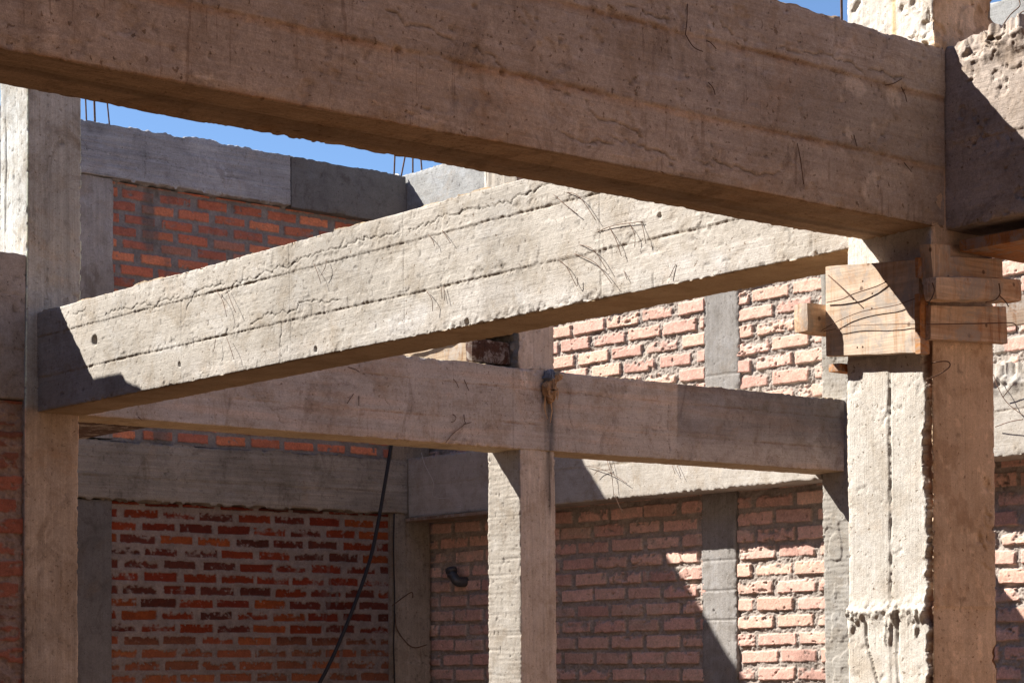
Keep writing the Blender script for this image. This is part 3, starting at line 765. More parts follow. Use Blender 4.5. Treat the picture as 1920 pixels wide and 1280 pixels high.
# ------------------------------------------------------------------ brick walls
def bricks(name, lo, hi, step, face, seed, pitch, bh, length, gap, z0, s0, palette, mortar, proud, rough, smear, *, ragtop=0.0, win=(None, None, None), mat=None, stains=None, shade=1.0, skip=None):
    """face: (axis, sign) of the face that shows; courses of single bricks as relief of the one wall mesh"""
    P, Q = box_grid(lo, hi, step, win)
    a, sgn = face; la = 1 - a
    m = np.abs(P[:, a] - (hi[a] if sgn > 0 else lo[a])) < 1e-7
    X = P[m]; tint = np.tile(np.array(mortar, float), (len(P), 1)); off = np.zeros_like(P)
    s = X[:, la] + 0.004 * fbm(X, 9, seed, 2) + 0.002 * vn(X, 60, seed + 1)
    z = X[:, 2] + 0.007 * fbm(X, (1.6, 1.6, 1.6), seed + 2, 3) + 0.0022 * fbm(X, 40, seed + 3, 2)
    row = np.floor((z - z0) / pitch).astype(np.int64)
    zz = (z - z0) - row * pitch - pitch / 2
    rj = (_hash(row, row * 0 + 3, row * 0, seed) - 0.5) * 0.14
    per = length + gap
    q = (s - s0) / per + 0.5 * (row % 2) + rj
    colm = np.floor(q).astype(np.int64)
    ss = (q - colm) * per - per / 2
    h1 = _hash(row, colm, row * 0, seed + 5); h2 = _hash(row, colm, row * 0 + 1, seed + 5); h3 = _hash(row, colm, row * 0 + 2, seed + 5); h4 = _hash(row, colm, row * 0 + 4, seed + 5)
    dz = np.abs(zz + (h3 - .5) * 0.007 + (h1 - .5) * 0.03 * ss) - bh / 2 * (0.88 + 0.16 * h2)
    ds = np.abs(ss + (h1 - .5) * 0.018) - length / 2 * (0.92 + 0.10 * h3)
    r = 0.004
    d0 = 0.0016 * fbm(X, 85, seed + 17, 2) + 0.004 * sst(fbm(X, 34, seed + 18, 3), .3, .5)
    d = np.hypot(np.maximum(dz + r, 0), np.maximum(ds + r, 0)) - r
    d = np.maximum(d, np.minimum(dz, 0) * 0 + np.maximum(dz, ds))
    # mortar smeared over the bricks
    sm = smear * (fbm(X, (16, 16, 30), seed + 6, 3) + 0.35 * (2 * h4 - 1) + 0.12)
    d = d + np.maximum(sm, -0.004) + d0
    if ragtop: d = d + ragtop * sst(zz, -bh * 0.1, bh / 2) * np.maximum(fbm(X, (34, 34, 22), seed + 19, 4) + 0.12 + 0.5 * (h4 - .5), 0)
    b = 1 - sst(d, -0.0022, 0.0022)
    pr = proud * (0.55 + 0.9 * h2)
    hh = b * (pr + 0.0018 * fbm(X, (30, 30, 30), seed + 7, 3) - 0.002 * sst(fbm(X, 40, seed + 16, 4), 0.40, 0.43) + 0.004 * (h1 - .5) * ss / length * 2) + (1 - b) * (rough * fbm(X, 26, seed + 8, 4) + 0.6 * rough * vn(X, 95, seed + 9))
    hh += b * (-0.004) * sst(vn(X, 85, seed + 10), 0.80, 0.90)
    hh += (1 - b) * -0.5 * proud * sst(fbm(X, (9, 9, 22), seed + 11, 2), 0.0, 0.4)
    if skip: hh = np.where((X[:, la] > skip[0]) & (X[:, la] < skip[1]), -0.02, hh)
    off[m, a] = sgn * hh
    pal = np.array(palette, float)
    ci = np.clip((_hash(row, colm, row * 0 + 7, seed + 12) * 0.72 + 0.28 * _hash(row, row * 0, row * 0 + 8, seed + 13)) * len(pal), 0, len(pal) - 1e-3)
    i0 = ci.astype(int)
    bc = pal[i0] * (0.85 + 0.3 * h1)[:, None]
    bl = sst(fbm(X, (7, 7, 14), seed + 14, 3), 0.05, 0.45)
    bc = bc * (1 - 0.25 * bl[:, None]) + 0.25 * bl[:, None] * pal[(i0 + 1) % len(pal)]
    mc = np.array(mortar) * (1 + 0.18 * fbm(X, 12, seed + 15, 3))[:, None]
    t = b[:, None] * bc + (1 - b)[:, None] * mc
    if stains is not None: t = stains(X, t)
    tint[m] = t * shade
    return link(name, mesh_from(name, P + off, Q, np.clip(tint, 0.001, 1)), mat or M['brick'])

right_pal = [(0.70, 0.44, 0.36), (0.73, 0.48, 0.395), (0.71, 0.45, 0.38), (0.74, 0.50, 0.41), (0.66, 0.405, 0.34), (0.73, 0.48, 0.385), (0.70, 0.45, 0.37)]
zc = on(0, 11.02, 1431, 1056.6).z
def rw_st(X, t):
    n = sst(fbm(X, (5, 5, 8), 201, 3), 0.2, 0.5) * 0.35
    g = np.array([0.50, 0.44, 0.37])
    t = t * (1 - n[:, None]) + n[:, None] * g
    # cement grout plastered beside the beam at the right
    p = sst(9.0 - X[:, 1], 0.0, 0.5) * sst(X[:, 2], 1.6, 1.75) * sst(2.12 - X[:, 2], 0, .12) * sst(fbm(X, 9, 202, 3), -.25, .0)
    t = t * (1 - p[:, None]) + p[:, None] * np.array([0.42, 0.38, 0.34])
    return t
tag(bricks('brick_wall', (11.02, 6.5, GROUND), (11.25, 14.6, 3.6), (0.1, 0.0068, 0.0056), (0, -1), 210, 0.1195, 0.087, 0.338, 0.037, zc - 0.1195 * 0.86, 10.18,
    right_pal, (0.37, 0.325, 0.29), 0.012, 0.0105, 0.005, ragtop=0.010, win=(None, (6.9, 14.2), (-0.25, 3.4)), stains=rw_st, skip=(10.72, 11.03)),
    'rough pink brick wall on the right, sunlit in places, with crumbly mortar', 'brick wall', 'brick walls')

red = [(0.72 * c_[0], 0.82 * c_[1], 0.9 * c_[2]) for c_ in [(0.21, 0.032, 0.015), (0.13, 0.026, 0.016), (0.27, 0.045, 0.016), (0.14, 0.036, 0.024), (0.18, 0.030, 0.016), (0.33, 0.075, 0.022), (0.11, 0.032, 0.021), (0.24, 0.038, 0.017)]]
def lw_st(X, t):
    # yellow fired patches and grey runs of cement
    y = 0.35 * sst(fbm(X, (14, 14, 9), 221, 3), 0.40, 0.55) * (t[:, 0] > 0.2) * (t[:, 2] < 0.06)
    t = t * (1 - 0.6 * y[:, None]) + 0.6 * y[:, None] * np.array([0.60, 0.32, 0.07])
    low = sst(0.30 - X[:, 2], 0, .15)
    isb = (t[:, 2] < 0.1) * low * 0.45
    t = t * (1 - isb[:, None]) + isb[:, None] * np.array([0.34, 0.15, 0.08])
    r = np.exp(-((X[:, 0] - 10.1 - 0.05 * fbm(X, 3, 222)) / 0.13) ** 2) * sst(fbm(X, (26, 26, 4), 223, 3), 0.15, 0.3) * sst(1.0 - X[:, 2], 0, .3)
    return t * (1 - 0.75 * r[:, None]) + 0.75 * r[:, None] * np.array([0.16, 0.145, 0.14])
zl = on(1, 14.26, 250, 950 + 24).z
tag(bricks('brick_wall', (8.0, 14.26, GROUND), (10.62, 14.5, 1.245), (0.0065, 0.1, 0.006), (1, -1), 230, 0.0945, 0.062, 0.295, 0.04, zl, 8.13,
    red, (0.235, 0.20, 0.185), -0.007, 0.005, 0.0055, ragtop=0.017, win=(None, None, (-0.25, 1.3)), stains=lw_st, mat=M['brick2']),
    'lower wall of thin dark red bricks with wide pale mortar, in shade', 'brick wall', 'brick walls')
up_pal = [(0.60, 0.205, 0.12), (0.50, 0.17, 0.105), (0.66, 0.25, 0.14), (0.40, 0.15, 0.105), (0.56, 0.20, 0.12), (0.44, 0.22, 0.16)]
def uw_st(X, t):
    r = np.exp(-((X[:, 0] - 8.42) / 0.13) ** 4) * sst(fbm(X, (9, 9, 2.5), 241, 3), -0.25, 0.1)
    return t * (1 - 0.85 * r[:, None]) + 0.85 * r[:, None] * np.array([0.16, 0.148, 0.14])
zu = on(1, 14.26, 250, 377).z
tag(bricks('brick_wall', (8.0, 14.26, 1.69), (10.62, 14.45, 3.615), (0.0065, 0.1, 0.006), (1, -1), 250, 0.0945, 0.066, 0.275, 0.045, zu, 8.13,
    up_pal, (0.25, 0.235, 0.23), 0.008, 0.006, 0.004, stains=uw_st, mat=M['brick2']),
    'upper wall of orange bricks with grey mortar and smears, below the wall-top beam', 'brick wall', 'brick walls')
zs = on(1, 9.63, 20, 925).z
tag(bricks('brick_wall', (1.6, 9.63, GROUND), (4.95, 9.82, 1.30), (0.006, 0.1, 0.0055), (1, -1), 260, 0.1045, 0.072, 0.285, 0.03, zs, 4.78,
    [(0.30, 0.10, 0.06), (0.22, 0.09, 0.06), (0.36, 0.13, 0.08), (0.26, 0.12, 0.085)], (0.30, 0.215, 0.17), 0.008, 0.012, 0.014, win=((4.6, 5), None, (-.25, 1.35)), mat=M['brick2']),
    'narrow strip of shaded brick wall at the left edge beside the left column', 'brick wall', 'brick walls')

# ------------------------------------------------------------------ wood
def board(name, lo, hi, mat, parent=None, bev=0.004, bend=None, jitter=0.0):
    """sawn board with eased, slightly uneven edges"""
    L = [hi[i] - lo[i] for i in range(3)]
    st = tuple(min(0.03, max(L[i] / 3, 0.006)) for i in range(3))
    P, Q = box_grid(lo, hi, st)
    c = (np.array(lo) + np.array(hi)) / 2; hlf = np.array(L) / 2
    b = min(bev, min(L) * 0.45)
    D = np.abs(P - c); inn = np.maximum(hlf - b, 0)
    ex = np.maximum(D - inn, 0); n = np.linalg.norm(ex, axis=1); m = n > 1e-9
    ex[m] *= (np.minimum(n[m], b) / n[m])[:, None]
    V = c + np.sign(P - c) * (np.minimum(D, inn) + ex)
    V = V + 0.0012 * np.stack([fbm(V, 12, 300 + i, 2) for i in range(3)], 1)
    if jitter: V += jitter * np.stack([fbm(V, 22, 310 + i, 3) for i in range(3)], 1)
    if bend: V = bend(V)
    return link(name, mesh_from(name, V, Q), mat, parent)

def tube(pts, r, seg=8, cap=True):
    """swept round bar through points, smoothed"""
    P = [Vector(p) for p in pts]
    if len(P) > 2:
        R = []
        for i in range(len(P) - 1):
            p0, p1, p2, p3 = P[max(i - 1, 0)], P[i], P[i + 1], P[min(i + 2, len(P) - 1)]
            for k in range(5):
                t = k / 5
                R.append(0.5 * ((2 * p1) + (p2 - p0) * t + (2 * p0 - 5 * p1 + 4 * p2 - p3) * t * t + (3 * p1 - p0 - 3 * p2 + p3) * t ** 3))
        R.append(P[-1]); P = R
    V, Q = [], []
    up = Vector((0.13, 0.2, 1)).normalized()
    for i, p in enumerate(P):
        t = (P[min(i + 1, len(P) - 1)] - P[max(i - 1, 0)]).normalized()
        s = t.cross(up)
        if s.length < 0.1: s = t.cross(Vector((1, 0, 0)))
        s.normalize(); u = s.cross(t)
        for k in range(seg):
            a = 2 * math.pi * k / seg
            V.append(p + r * (math.cos(a) * s + math.sin(a) * u))
    for i in range(len(P) - 1):
        for k in range(seg):
            Q.append((i * seg + k, i * seg + (k + 1) % seg, (i + 1) * seg + (k + 1) % seg, (i + 1) * seg + k))
    if cap:
        n = len(V); V += [P[0], P[-1]]; b = (len(P) - 1) * seg
        for k in range(0, seg, 2):
            Q.append((n, (k + 2) % seg, k + 1, k)); Q.append((n + 1, b + k, b + k + 1, b + (k + 2) % seg))
    return np.array([tuple(v) for v in V]), np.array(Q)

def wire(name, ax, c, px, r, mat, parent=None, lift=None):
    """wire whose points lie in the plane axis=c; lift bows it off the surface, ends touching it"""
    pts = []
    for i, p in enumerate(px):
        k = 0 if lift is None else (lift[i] if isinstance(lift, (list, tuple)) else (0.0 if i == 0 else lift))
        pts.append(on(ax, c - k, p[0], p[1]))
    V, Q = tube(pts, r, 6)
    return link(name, mesh_from(name, V, Q), mat, parent)

# tie wires and nails sticking out of the beams: parts of the beam
d_w = [([(1035, 362), (1060, 384), (1083, 402)], .03), ([(1055, 360), (1085, 368), (1117, 413)], .03), ([(1120, 435), (1150, 423), (1205, 415)], .012),
       ([(1143, 427), (1155, 450), (1165, 480)], .02), ([(1180, 419), (1190, 440), (1190, 463)], .02), ([(1203, 416), (1208, 440), (1211, 457)], .02),
       ([(1087, 459), (1112, 468), (1138, 506)], .03), ([(1077, 476), (1115, 492), (1147, 531)], .03), ([(1047, 487), (1062, 500), (1076, 527), (1082, 536), (1083, 520)], .02),
       ([(803, 440), (811, 450), (815, 461)], .02), ([(829, 432), (837, 444), (845, 456)], .02), ([(800, 546), (810, 562), (811, 583)], .02), 
       ([(827, 538), (829, 560)], .012), ([(832, 537), (834, 563)], .015), ([(405, 543), (418, 565), (425, 594)], .02), ([(424, 541), (433, 565), (442, 586)], .02),
        ([(588, 494), (596, 513), (602, 532)], .02), ([(612, 488), (610, 500), (601, 517)], .02), 
       ([(404, 636), (402, 650), (399, 661)], .012), ([(425, 632), (431, 650), (439, 674)], .02), ([(1170, 508), (1176, 524)], .01), ([(1267, 495), (1255, 520)], .01)]
for pts, l in d_w:
    wire('tie_wire', 0, 4.992, pts, 0.0012, M['steel'], concrete_beam_v, l * 0.45)
beams = {o['label'][:12]: o for o in C.objects if o.get('category') == 'concrete beam'}
bA = [o for o in C.objects if o.get('label', '').startswith('big shaded')][0]
bE = [o for o in C.objects if o.get('label', '').startswith('long shaded')][0]
bF = [o for o in C.objects if o.get('label', '').startswith('low far beam')][0]
bF2 = [o for o in C.objects if o.get('label', '').startswith('rough topped')][0]
for pts in ([(1660, 160), (1675, 157), (1691, 148)], [(1690, 164), (1697, 178), (1700, 191)], [(1495, 269), (1501, 300), (1507, 346)], [(1289, 8), (1288, 40), (1285, 66)],
            [(1286, 66), (1300, 88), (1318, 97)], [(1324, 77), (1332, 80), (1343, 92)], [(1328, 155), (1337, 165), (1341, 178)], [(1695, 305), (1709, 322)], [(1601, 253), (1607, 275)]):
    wire('tie_wire', 1, VA - 0.001, pts, 0.0013, M['steel'], bA, 0.006)
for pts in ([(849, 710), (855, 716), (860, 727)], [(870, 711), (874, 720), (879, 732)], [(849, 776), (855, 782), (852, 789), (846, 791)], [(870, 777), (871, 788), (871, 795), (850, 812), (836, 829)],
            [(871, 795), (884, 791)], [(663, 738), (651, 756)], [(673, 742), (673, 760)], [(1507, 813), (1512, 796), (1519, 809)], [(1450, 800), (1455, 806)], [(652, 688), (666, 692), (674, 697)], [(259, 781), (266, 787)]):
    wire('tie_wire', 1, VE - 0.002, pts, 0.0019, M['steel'], bE, 0.01)
for pts in ([(1100, 873), (1128, 879), (1152, 890), (1176, 906)], [(1138, 836), (1146, 880), (1151, 931)], [(1152, 925), (1160, 945), (1168, 960)], [(1260, 872), (1266, 888)], [(1269, 870), (1277, 893)],
            [(1146, 880), (1122, 882), (1114, 890)], [(1138, 862), (1149, 900)]):
    wire('tie_wire', 0, 10.735, pts, 0.0019, M['steel'], bF, 0.012)
for pts in ([(1863, 702), (1868, 718), (1886, 752), (1920, 780)], [(1866, 800), (1895, 790), (1918, 786)], [(1880, 745), (1900, 720)]):
    wire('tie_wire', 0, 10.72, pts, 0.0026, M['steel'], bF2, 0.03)
wire('string', 0, 10.73, [(790, 848), (797, 872), (813, 905), (812, 930), (842, 934)], 0.0022, M['string'], bF, 0.01)
wire('string', 0, 10.73, [(856, 951), (864, 948)], 0.003, M['string'], bF, 0.01)

# ---- formwork round the head of the near column
fw = empty('column_formwork', (4.9, 4.0, 0.9), 'pine boards, battens and twisted wire round the head of the thick nearest column', 'formwork')
def quad_board(name, ax, c, px, thick, mat, jitter=0.0):
    """sawn board given by the four corners of its outer face (left top, right top, right bottom, left bottom) on plane axis=c"""
    A_, B_, C_, D_ = [on(ax, c, *p) for p in px]
    nx, nz, nt_ = 40, 26, 4
    P, Q = box_grid((0, 0, 0), (1, 1, 1), (1 / nx, 1 / nt_, 1 / nz))
    V = np.zeros_like(P)
    for i in range(3):
        V[:, i] = (A_[i] * (1 - P[:, 0]) * P[:, 2] + B_[i] * P[:, 0] * P[:, 2] + C_[i] * P[:, 0] * (1 - P[:, 2]) + D_[i] * (1 - P[:, 0]) * (1 - P[:, 2]))
    V[:, ax] += P[:, 1] * thick
    e = 0.0035
    cx_, cz_ = (P[:, 0] - .5) * 2, (P[:, 2] - .5) * 2
    V[:, 2] -= np.sign(cz_) * e * 0.5 * (np.abs(P[:, 1] - .5) > .49) * (np.abs(cz_) > .99)
    V += 0.0022 * np.stack([fbm(V, 16, 330 + i, 3) for i in range(3)], 1) + jitter * np.stack([fbm(V, 30, 335 + i, 3) for i in range(3)], 1)
    return link(name, mesh_from(name, V, Q, smooth=True), mat, fw)
quad_board('side_board', 0, 4.866, [(1548, 499), (1723, 486), (1723, 661), (1549, 668)], 0.027, M['pine_v'])
quad_board('end_piece', 1, 3.985, [(1722, 482), (1738, 482), (1739, 522), (1723, 520)], 0.012, M['orange'])
quad_board('end_piece', 1, 3.980, [(1724, 550), (1740, 552), (1743, 664), (1726, 662)], 0.018, M['orange'])
quad_board('lower_board', 1, 3.962, [(1746, 572), (1886, 574), (1890, 644), (1745, 636)], 0.030, M['pine_u'])
quad_board('upper_board', 1, 3.975, [(1780, 480), (1879, 485), (1880, 536), (1780, 530)], 0.022, M['pine_u'])
quad_board('upright_block', 1, 3.950, [(1744, 456), (1780, 458), (1781, 516), (1750, 530)], 0.040, M['pine_z'], 0.002)
board('batten', (4.812, 3.905, 1.020), (5.205, 3.955, 1.090), M['pine_u'], fw, 0.012, jitter=0.005, bend=lambda V: V + np.stack([0 * V[:, 0], 0 * V[:, 0], 0.035 * (V[:, 0] - 4.86) / .4], 1))
board('batten', (4.80, 4.378, 0.985), (5.3, 4.44, 1.075), M['pine_u'], fw, 0.012, jitter=0.003)
board('wedge', (4.88, 4.325, 0.868), (4.96, 4.37, 0.893), M['orange'], fw, 0.003)
UF = 4.862
def ww(pts, r, lift, ax=0, c=UF): return wire('wire', ax, c, pts, r, M['steel'], fw, lift)
ww([(1553, 516), (1575, 536), (1601, 562)], 0.0017, [0.0, .008, .012])
ww([(1550, 567), (1578, 561), (1600, 551), (1640, 538), (1662, 528)], 0.0016, [.003, .006, .01, .006, .002])
ww([(1540, 620), (1575, 600), (1620, 583), (1680, 572), (1722, 557)], 0.0011, [.012, .006, .006, .006, .004])
ww([(1545, 621), (1600, 611), (1660, 608), (1722, 607)], 0.0010, [.008, .006, .008, .003])
ww([(1738, 608), (1800, 607), (1850, 606), (1893, 605), (1905, 610), (1906, 622)], 0.0015, [.004, .004, .004, .01, .01, .01], 1, 3.955)
ww([(1748, 530), (1752, 545), (1745, 562), (1738, 566)], 0.0018, [.004] * 4, 1, 3.902)
ww([(1873, 531), (1875, 550), (1866, 562), (1848, 567)], 0.0018, [.004] * 4, 1, 3.902)
ww([(1875, 555), (1886, 566), (1891, 575)], 0.0018, [.004] * 3, 1, 3.902)
ww([(1747, 681), (1758, 678), (1778, 678), (1780, 688), (1760, 702), (1738, 711)], 0.0018, [.0, .02, .03, .03, .03, .02], 1, 3.99)
nail_spots = [(1618, 527), (1636, 550), (1598, 578), (1635, 578), (1608, 651), (1618, 650), (1718, 640), (1556, 640)]
for x, y in nail_spots:
    c = on(0, 4.868, x, y)
    V, Q = tube([(4.866, c.y, c.z), (4.872, c.y, c.z)], 0.0032, 8)
    link('nail', mesh_from('nail', V, Q), M['steel'], fw)

tag(board('wooden_plank', (5.0, 2.6, 1.183), (5.30, 3.972, 1.217), M['orange'], None, 0.003),
    'orange-brown plank under the beam at the right edge', 'plank', 'loose formwork planks')
tag(board('wooden_plank', (2.2, 4.275, 1.55), (4.90, 4.30, 1.846), M['oldwood'], None, 0.003),
    'dark board edge showing above the big front beam, against the sky at upper right', 'plank', 'loose formwork planks')
tag(board('wooden_plank', (5.26, 9.87, 1.25), (5.79, 13.2, 1.28), M['darkwood'], None, 0.003),  # near-black wood colour stands in for the shade under this sheet
    'shade-coloured board underside behind the left column, a thin wedge under the long shaded beam', 'plank', 'loose formwork planks')
pF = on(0, 10.72, 915, 965)
tag(board('wooden_plank', (10.70, pF.y - 0.1, 1.185), (10.98, 14.17, 1.212), M['oldwood'], None, 0.003),
    'brown plank left under the dark left end of the beam by the corner column', 'plank', 'loose formwork planks')
# stacked timbers lying on the long beam, butting against the middle column
bn = lambda V: V + np.stack([0 * V[:, 0], 0 * V[:, 0], -0.012 * (V[:, 1] - 9.7)], 1)
for z0, z1, u0, v0, lab in ((1.915, 2.10, 7.77, 9.66, 'upper of two dark-ended timbers stacked on the long beam left of the middle column'),
                            (1.745, 1.872, 7.79, 9.68, 'lower of two dark-ended timbers stacked on the long beam left of the middle column')):
    tb = tag(board('wooden_timber', (u0, v0, z0), (8.07, 12.3, z1), M['timber'], None, 0.010, jitter=0.005, bend=bn), lab, 'timber', 'timbers stacked on the long beam')
    board('dark_end', (u0 - 0.006, v0 - 0.012, z0 - 0.004), (8.075, v0 + 0.05, z1 + 0.004), M['darkwood'], tb, 0.012, jitter=0.007)  # darker wood cap over the near end of each timber
V, Q = tube([(7.80, 9.64, 1.900), (7.76, 10.0, 1.897), (7.75, 10.6, 1.875), (7.75, 11.5, 1.83)], 0.008, 8)
tag(link('wooden_stick', mesh_from('wooden_stick', V, Q), M['darkwood']), 'thin dark stick between the two stacked timbers left of the middle column', 'stick')
q = on(0, 10.72, 1893, 588)
tag(board('wooden_plank', (10.66, q.y - 1.3, q.z - 0.085), (10.70, q.y + 0.06, q.z + 0.09), M['oldwood'], None, 0.004),
    'weathered grey plank at the right edge, beyond the wood-clad column head', 'plank', 'loose formwork planks')

# ---- rag hanging on the long beam
rg = empty('crumpled_bag', (8.3, 9.55, 1.6), 'crumpled brown paper and grey cloth stuck on the long beam by the middle column', 'bag')
def crumple(name, px, c, dep, mat, seed, amp):
    """closed crumpled form: outline rings shrinking front to back"""
    n = 46; rings = 15
    pts = [on(1, c, *p) for p in px]
    loop = []
    for i in range(len(pts)):
        a, b = pts[i], pts[(i + 1) % len(pts)]
        for k in range(5): loop.append(a.lerp(b, k / 5))
    cen = sum(loop, Vector()) / len(loop)
    V = []
    for j in range(rings):
        ph = math.pi * j / (rings - 1)
        s = max(math.sin(ph), 0.02) ** 0.6
        for p in loop:
            q = cen + (p - cen) * s; q.y = c - dep * math.cos(ph)
            V.append(tuple(q))
    V = np.array(V); m = len(loop)
    f = fbm(V, (70, 30, 14), seed, 3); V[:, 1] -= amp * np.abs(f) * 2; V[:, 0] += amp * 0.7 * fbm(V, 40, seed + 1, 2)
    V[:, 2] += amp * 0.7 * fbm(V, 40, seed + 2, 2)
    Q = [(j * m + i, j * m + (i + 1) % m, (j + 1) * m + (i + 1) % m, (j + 1) * m + i) for j in range(rings - 1) for i in range(m)]
    return link(name, mesh_from(name, V, np.array(Q), smooth=False), mat, rg)
crumple('paper', [(1018, 718), (1026, 712), (1036, 712), (1040, 730), (1038, 745), (1032, 758), (1026, 752), (1018, 735), (1015, 725)], 9.57, 0.03, M['rag'], 401, 0.020)
crumple('paper', [(1034, 702), (1044, 698), (1051, 704), (1050, 711), (1042, 716), (1034, 714)], 9.56, 0.03, M['rag'], 403, 0.010)
crumple('cloth', [(1022, 697), (1030, 692), (1036, 698), (1034, 712), (1024, 716), (1017, 710)], 9.57, 0.03, M['ragblue'], 405, 0.018)

for px in ([(1024, 740), (1021, 765), (1026, 785)], [(1033, 745), (1035, 770), (1031, 792)], [(1040, 722), (1047, 735), (1044, 750)]):
    pts = [on(1, 9.565, *p) for p in px]
    V = []
    for i, p in enumerate(pts):
        wd = 0.010 * (1 - i / 3.2)
        for dx, dy in ((-wd, 0), (wd, 0.006), (wd, 0.009), (-wd, 0.003)): V.append((p.x + dx, p.y + dy - 0.004 * i, p.z))
    Q = [(4 * i + k, 4 * i + (k + 1) % 4, 4 * i + 4 + (k + 1) % 4, 4 * i + 4 + k) for i in range(len(pts) - 1) for k in range(4)] + [(3, 2, 1, 0), (8, 9, 10, 11)]
    link('torn_strip', mesh_from('torn_strip', np.array(V), np.array(Q), smooth=False), M['rag'], rg)

# ---- cables, pipe
V, Q = tube([on(1, 13.9, x, y) for x, y in ((738, 805), (733, 838), (722, 905), (708, 985), (692, 1055), (662, 1140), (628, 1222), (596, 1285), (560, 1340), (520, 1400))] + [Vector((9.0, 13.9, GROUND))], 0.015, 10)
tag(link('hanging_cable', mesh_from('hanging_cable', V, Q), M['black']), 'thick black cable hanging in a curve in front of the dark red brick wall', 'cable')
V, Q = tube([on(1, 14.19, x, y) for x, y in ((739, 962), (738, 1040), (740, 1130), (738, 1210), (740, 1300))] + [Vector((10.6, 14.19, GROUND))], 0.006, 8)
tag(link('wall_cable', mesh_from('wall_cable', V, Q), M['black']), 'straight dark cable running down the left edge of the corner column', 'cable')
V, Q = tube([on(1, 14.19, x, y) for x, y in ((735, 1135), (770, 1110), (774, 1120))] , 0.004, 6)
tag(link('bent_wire', mesh_from('bent_wire', V, Q), M['steel']), 'short bent wire on the corner column, upper of two', 'wire')
V, Q = tube([on(1, 14.19, x, y) for x, y in ((741, 1150), (745, 1180), (772, 1212), (800, 1208))] , 0.004, 6)
tag(link('bent_wire', mesh_from('bent_wire', V, Q), M['steel']), 'longer bent wire low on the corner column', 'wire')
# drain elbow
pe = empty('drain_elbow', tuple(on(0, 10.98, 850, 1070)), 'grey plastic pipe elbow sticking out of the brick wall right of the corner column', 'pipe')
c0 = on(0, 10.98, 866, 1090)
e1 = Vector((11.05, c0.y, c0.z)); e2 = Vector((10.95, c0.y + .01, c0.z)); e3 = Vector((10.93, c0.y + 0.035, c0.z + 0.035)); e4 = Vector((10.925, c0.y + 0.058, c0.z + 0.066)); e5 = Vector((10.925, c0.y + 0.068, c0.z + 0.095))
V, Q = tube([e1, e2, e3, e4, e5], 0.040, 20, cap=False); link('elbow', mesh_from('elbow', V, Q), M['pipe'], pe)
dd = (e5 - e4).normalized()
for p0, t0, t1, rr in ((e5, -0.02, 0.015, 0.048), (e4, -0.025, -0.005, 0.044)):
    V, Q = tube([p0 + dd * t0, p0 + dd * t1], rr, 20); link('collar', mesh_from('collar', V, Q), M['pipe'], pe)

# ---- added unseen walls left of and behind the viewer, blocking sky and bouncing sun
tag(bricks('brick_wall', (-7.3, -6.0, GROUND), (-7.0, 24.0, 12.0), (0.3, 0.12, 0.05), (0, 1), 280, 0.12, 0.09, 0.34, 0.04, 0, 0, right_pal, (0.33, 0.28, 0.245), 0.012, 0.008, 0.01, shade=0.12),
    'added tall unseen wall on the left, coloured dark to block skylight', 'brick wall', 'added unseen walls shaping the light')
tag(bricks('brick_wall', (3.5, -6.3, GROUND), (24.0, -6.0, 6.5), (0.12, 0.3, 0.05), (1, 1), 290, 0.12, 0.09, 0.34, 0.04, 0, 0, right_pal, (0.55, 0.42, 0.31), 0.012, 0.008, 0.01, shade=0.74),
    'added long unseen wall behind the viewer to bounce sunlight', 'brick wall', 'added unseen walls shaping the light')

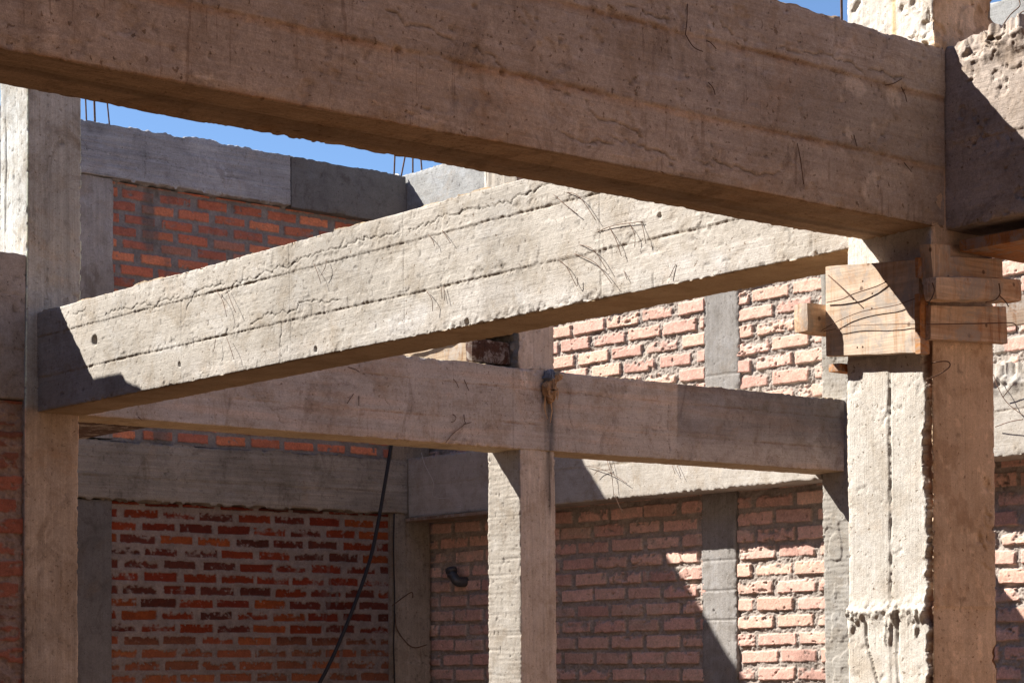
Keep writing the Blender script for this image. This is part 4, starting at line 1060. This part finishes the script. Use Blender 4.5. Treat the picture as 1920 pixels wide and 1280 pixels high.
tag(bricks('brick_wall', (-7.0, -6.3, GROUND), (3.5, -6.0, 10.0), (0.12, 0.3, 0.05), (1, 1), 295, 0.12, 0.09, 0.34, 0.04, 0, 0, right_pal, (0.33, 0.28, 0.245), 0.012, 0.008, 0.01, shade=0.12),
    'added tall unseen wall behind the viewer, coloured dark to block skylight', 'brick wall', 'added unseen walls shaping the light')

# ---- rebar on the wall tops
def rebar(ax, c, px, r, label, z_to=5.6):
    pts = [on(ax, c, *p) for p in px]
    b = pts[0] - (pts[1] - pts[0]).normalized() * 0.15
    e = pts[-1] + (pts[-1] - pts[-2]).normalized() * 0.9
    V, Q = tube([b] + pts + [e], r, 8)
    tag(link('rebar_rod', mesh_from('rebar_rod', V, Q), M['steel']), label, 'rebar', 'rebar rods on the wall tops')
rebar(1, 14.3, [(162, 226), (161, 200)], 0.006, 'leftmost of the three steel rods on the wall top beside the left column')
rebar(1, 14.3, [(178, 228), (177, 198)], 0.008, 'middle and thickest of the three steel rods on the wall top beside the left column')
rebar(1, 14.3, [(205, 232), (202, 202)], 0.006, 'rightmost of the three steel rods on the wall top beside the left column')
rebar(1, 14.3, [(739, 326), (740, 300)], 0.007, 'leftmost straight rod of the four at the far top corner')
rebar(1, 14.3, [(752, 332), (757, 306)], 0.007, 'leaning rod of the four at the far top corner')
rebar(0, 10.9, [(774, 327), (774, 304)], 0.007, 'upright rod just right of the leaning one at the far top corner')
rebar(0, 10.9, [(791, 320), (790, 308)], 0.007, 'rightmost rod of the four at the far top corner, mostly hidden')
rebar(0, 10.9, [(1579, 105), (1578, 20)], 0.009, 'single upright rod against the sky beside the head of the thick nearest column')
V, Q = tube([(4.98, 4.25, 1.8)] and [on(0, 10.74, x, y) for x, y in ((739, 328), (748, 329), (755, 345), (759, 356))], 0.008, 8)
tag(link('pale_tube', mesh_from('pale_tube', V, Q), M['string']), 'white flexible tube bent over the rounded end of the wall-top beam', 'tube')
for pts, lab in (([(1876, 55), (1895, 28), (1912, 12), (1911, 0), (1905, -12)], 'thin looping wire on the grey wall at the top right corner'),
                 ([(1890, 55), (1902, 38), (1918, 22), (1930, 24)], 'thicker curved wire at the top right corner')):
    V, Q = tube([on(0, 10.74, *p) for p in pts], 0.005, 6)
    tag(link('bent_wire', mesh_from('bent_wire', V, Q), M['steel']), lab, 'wire')
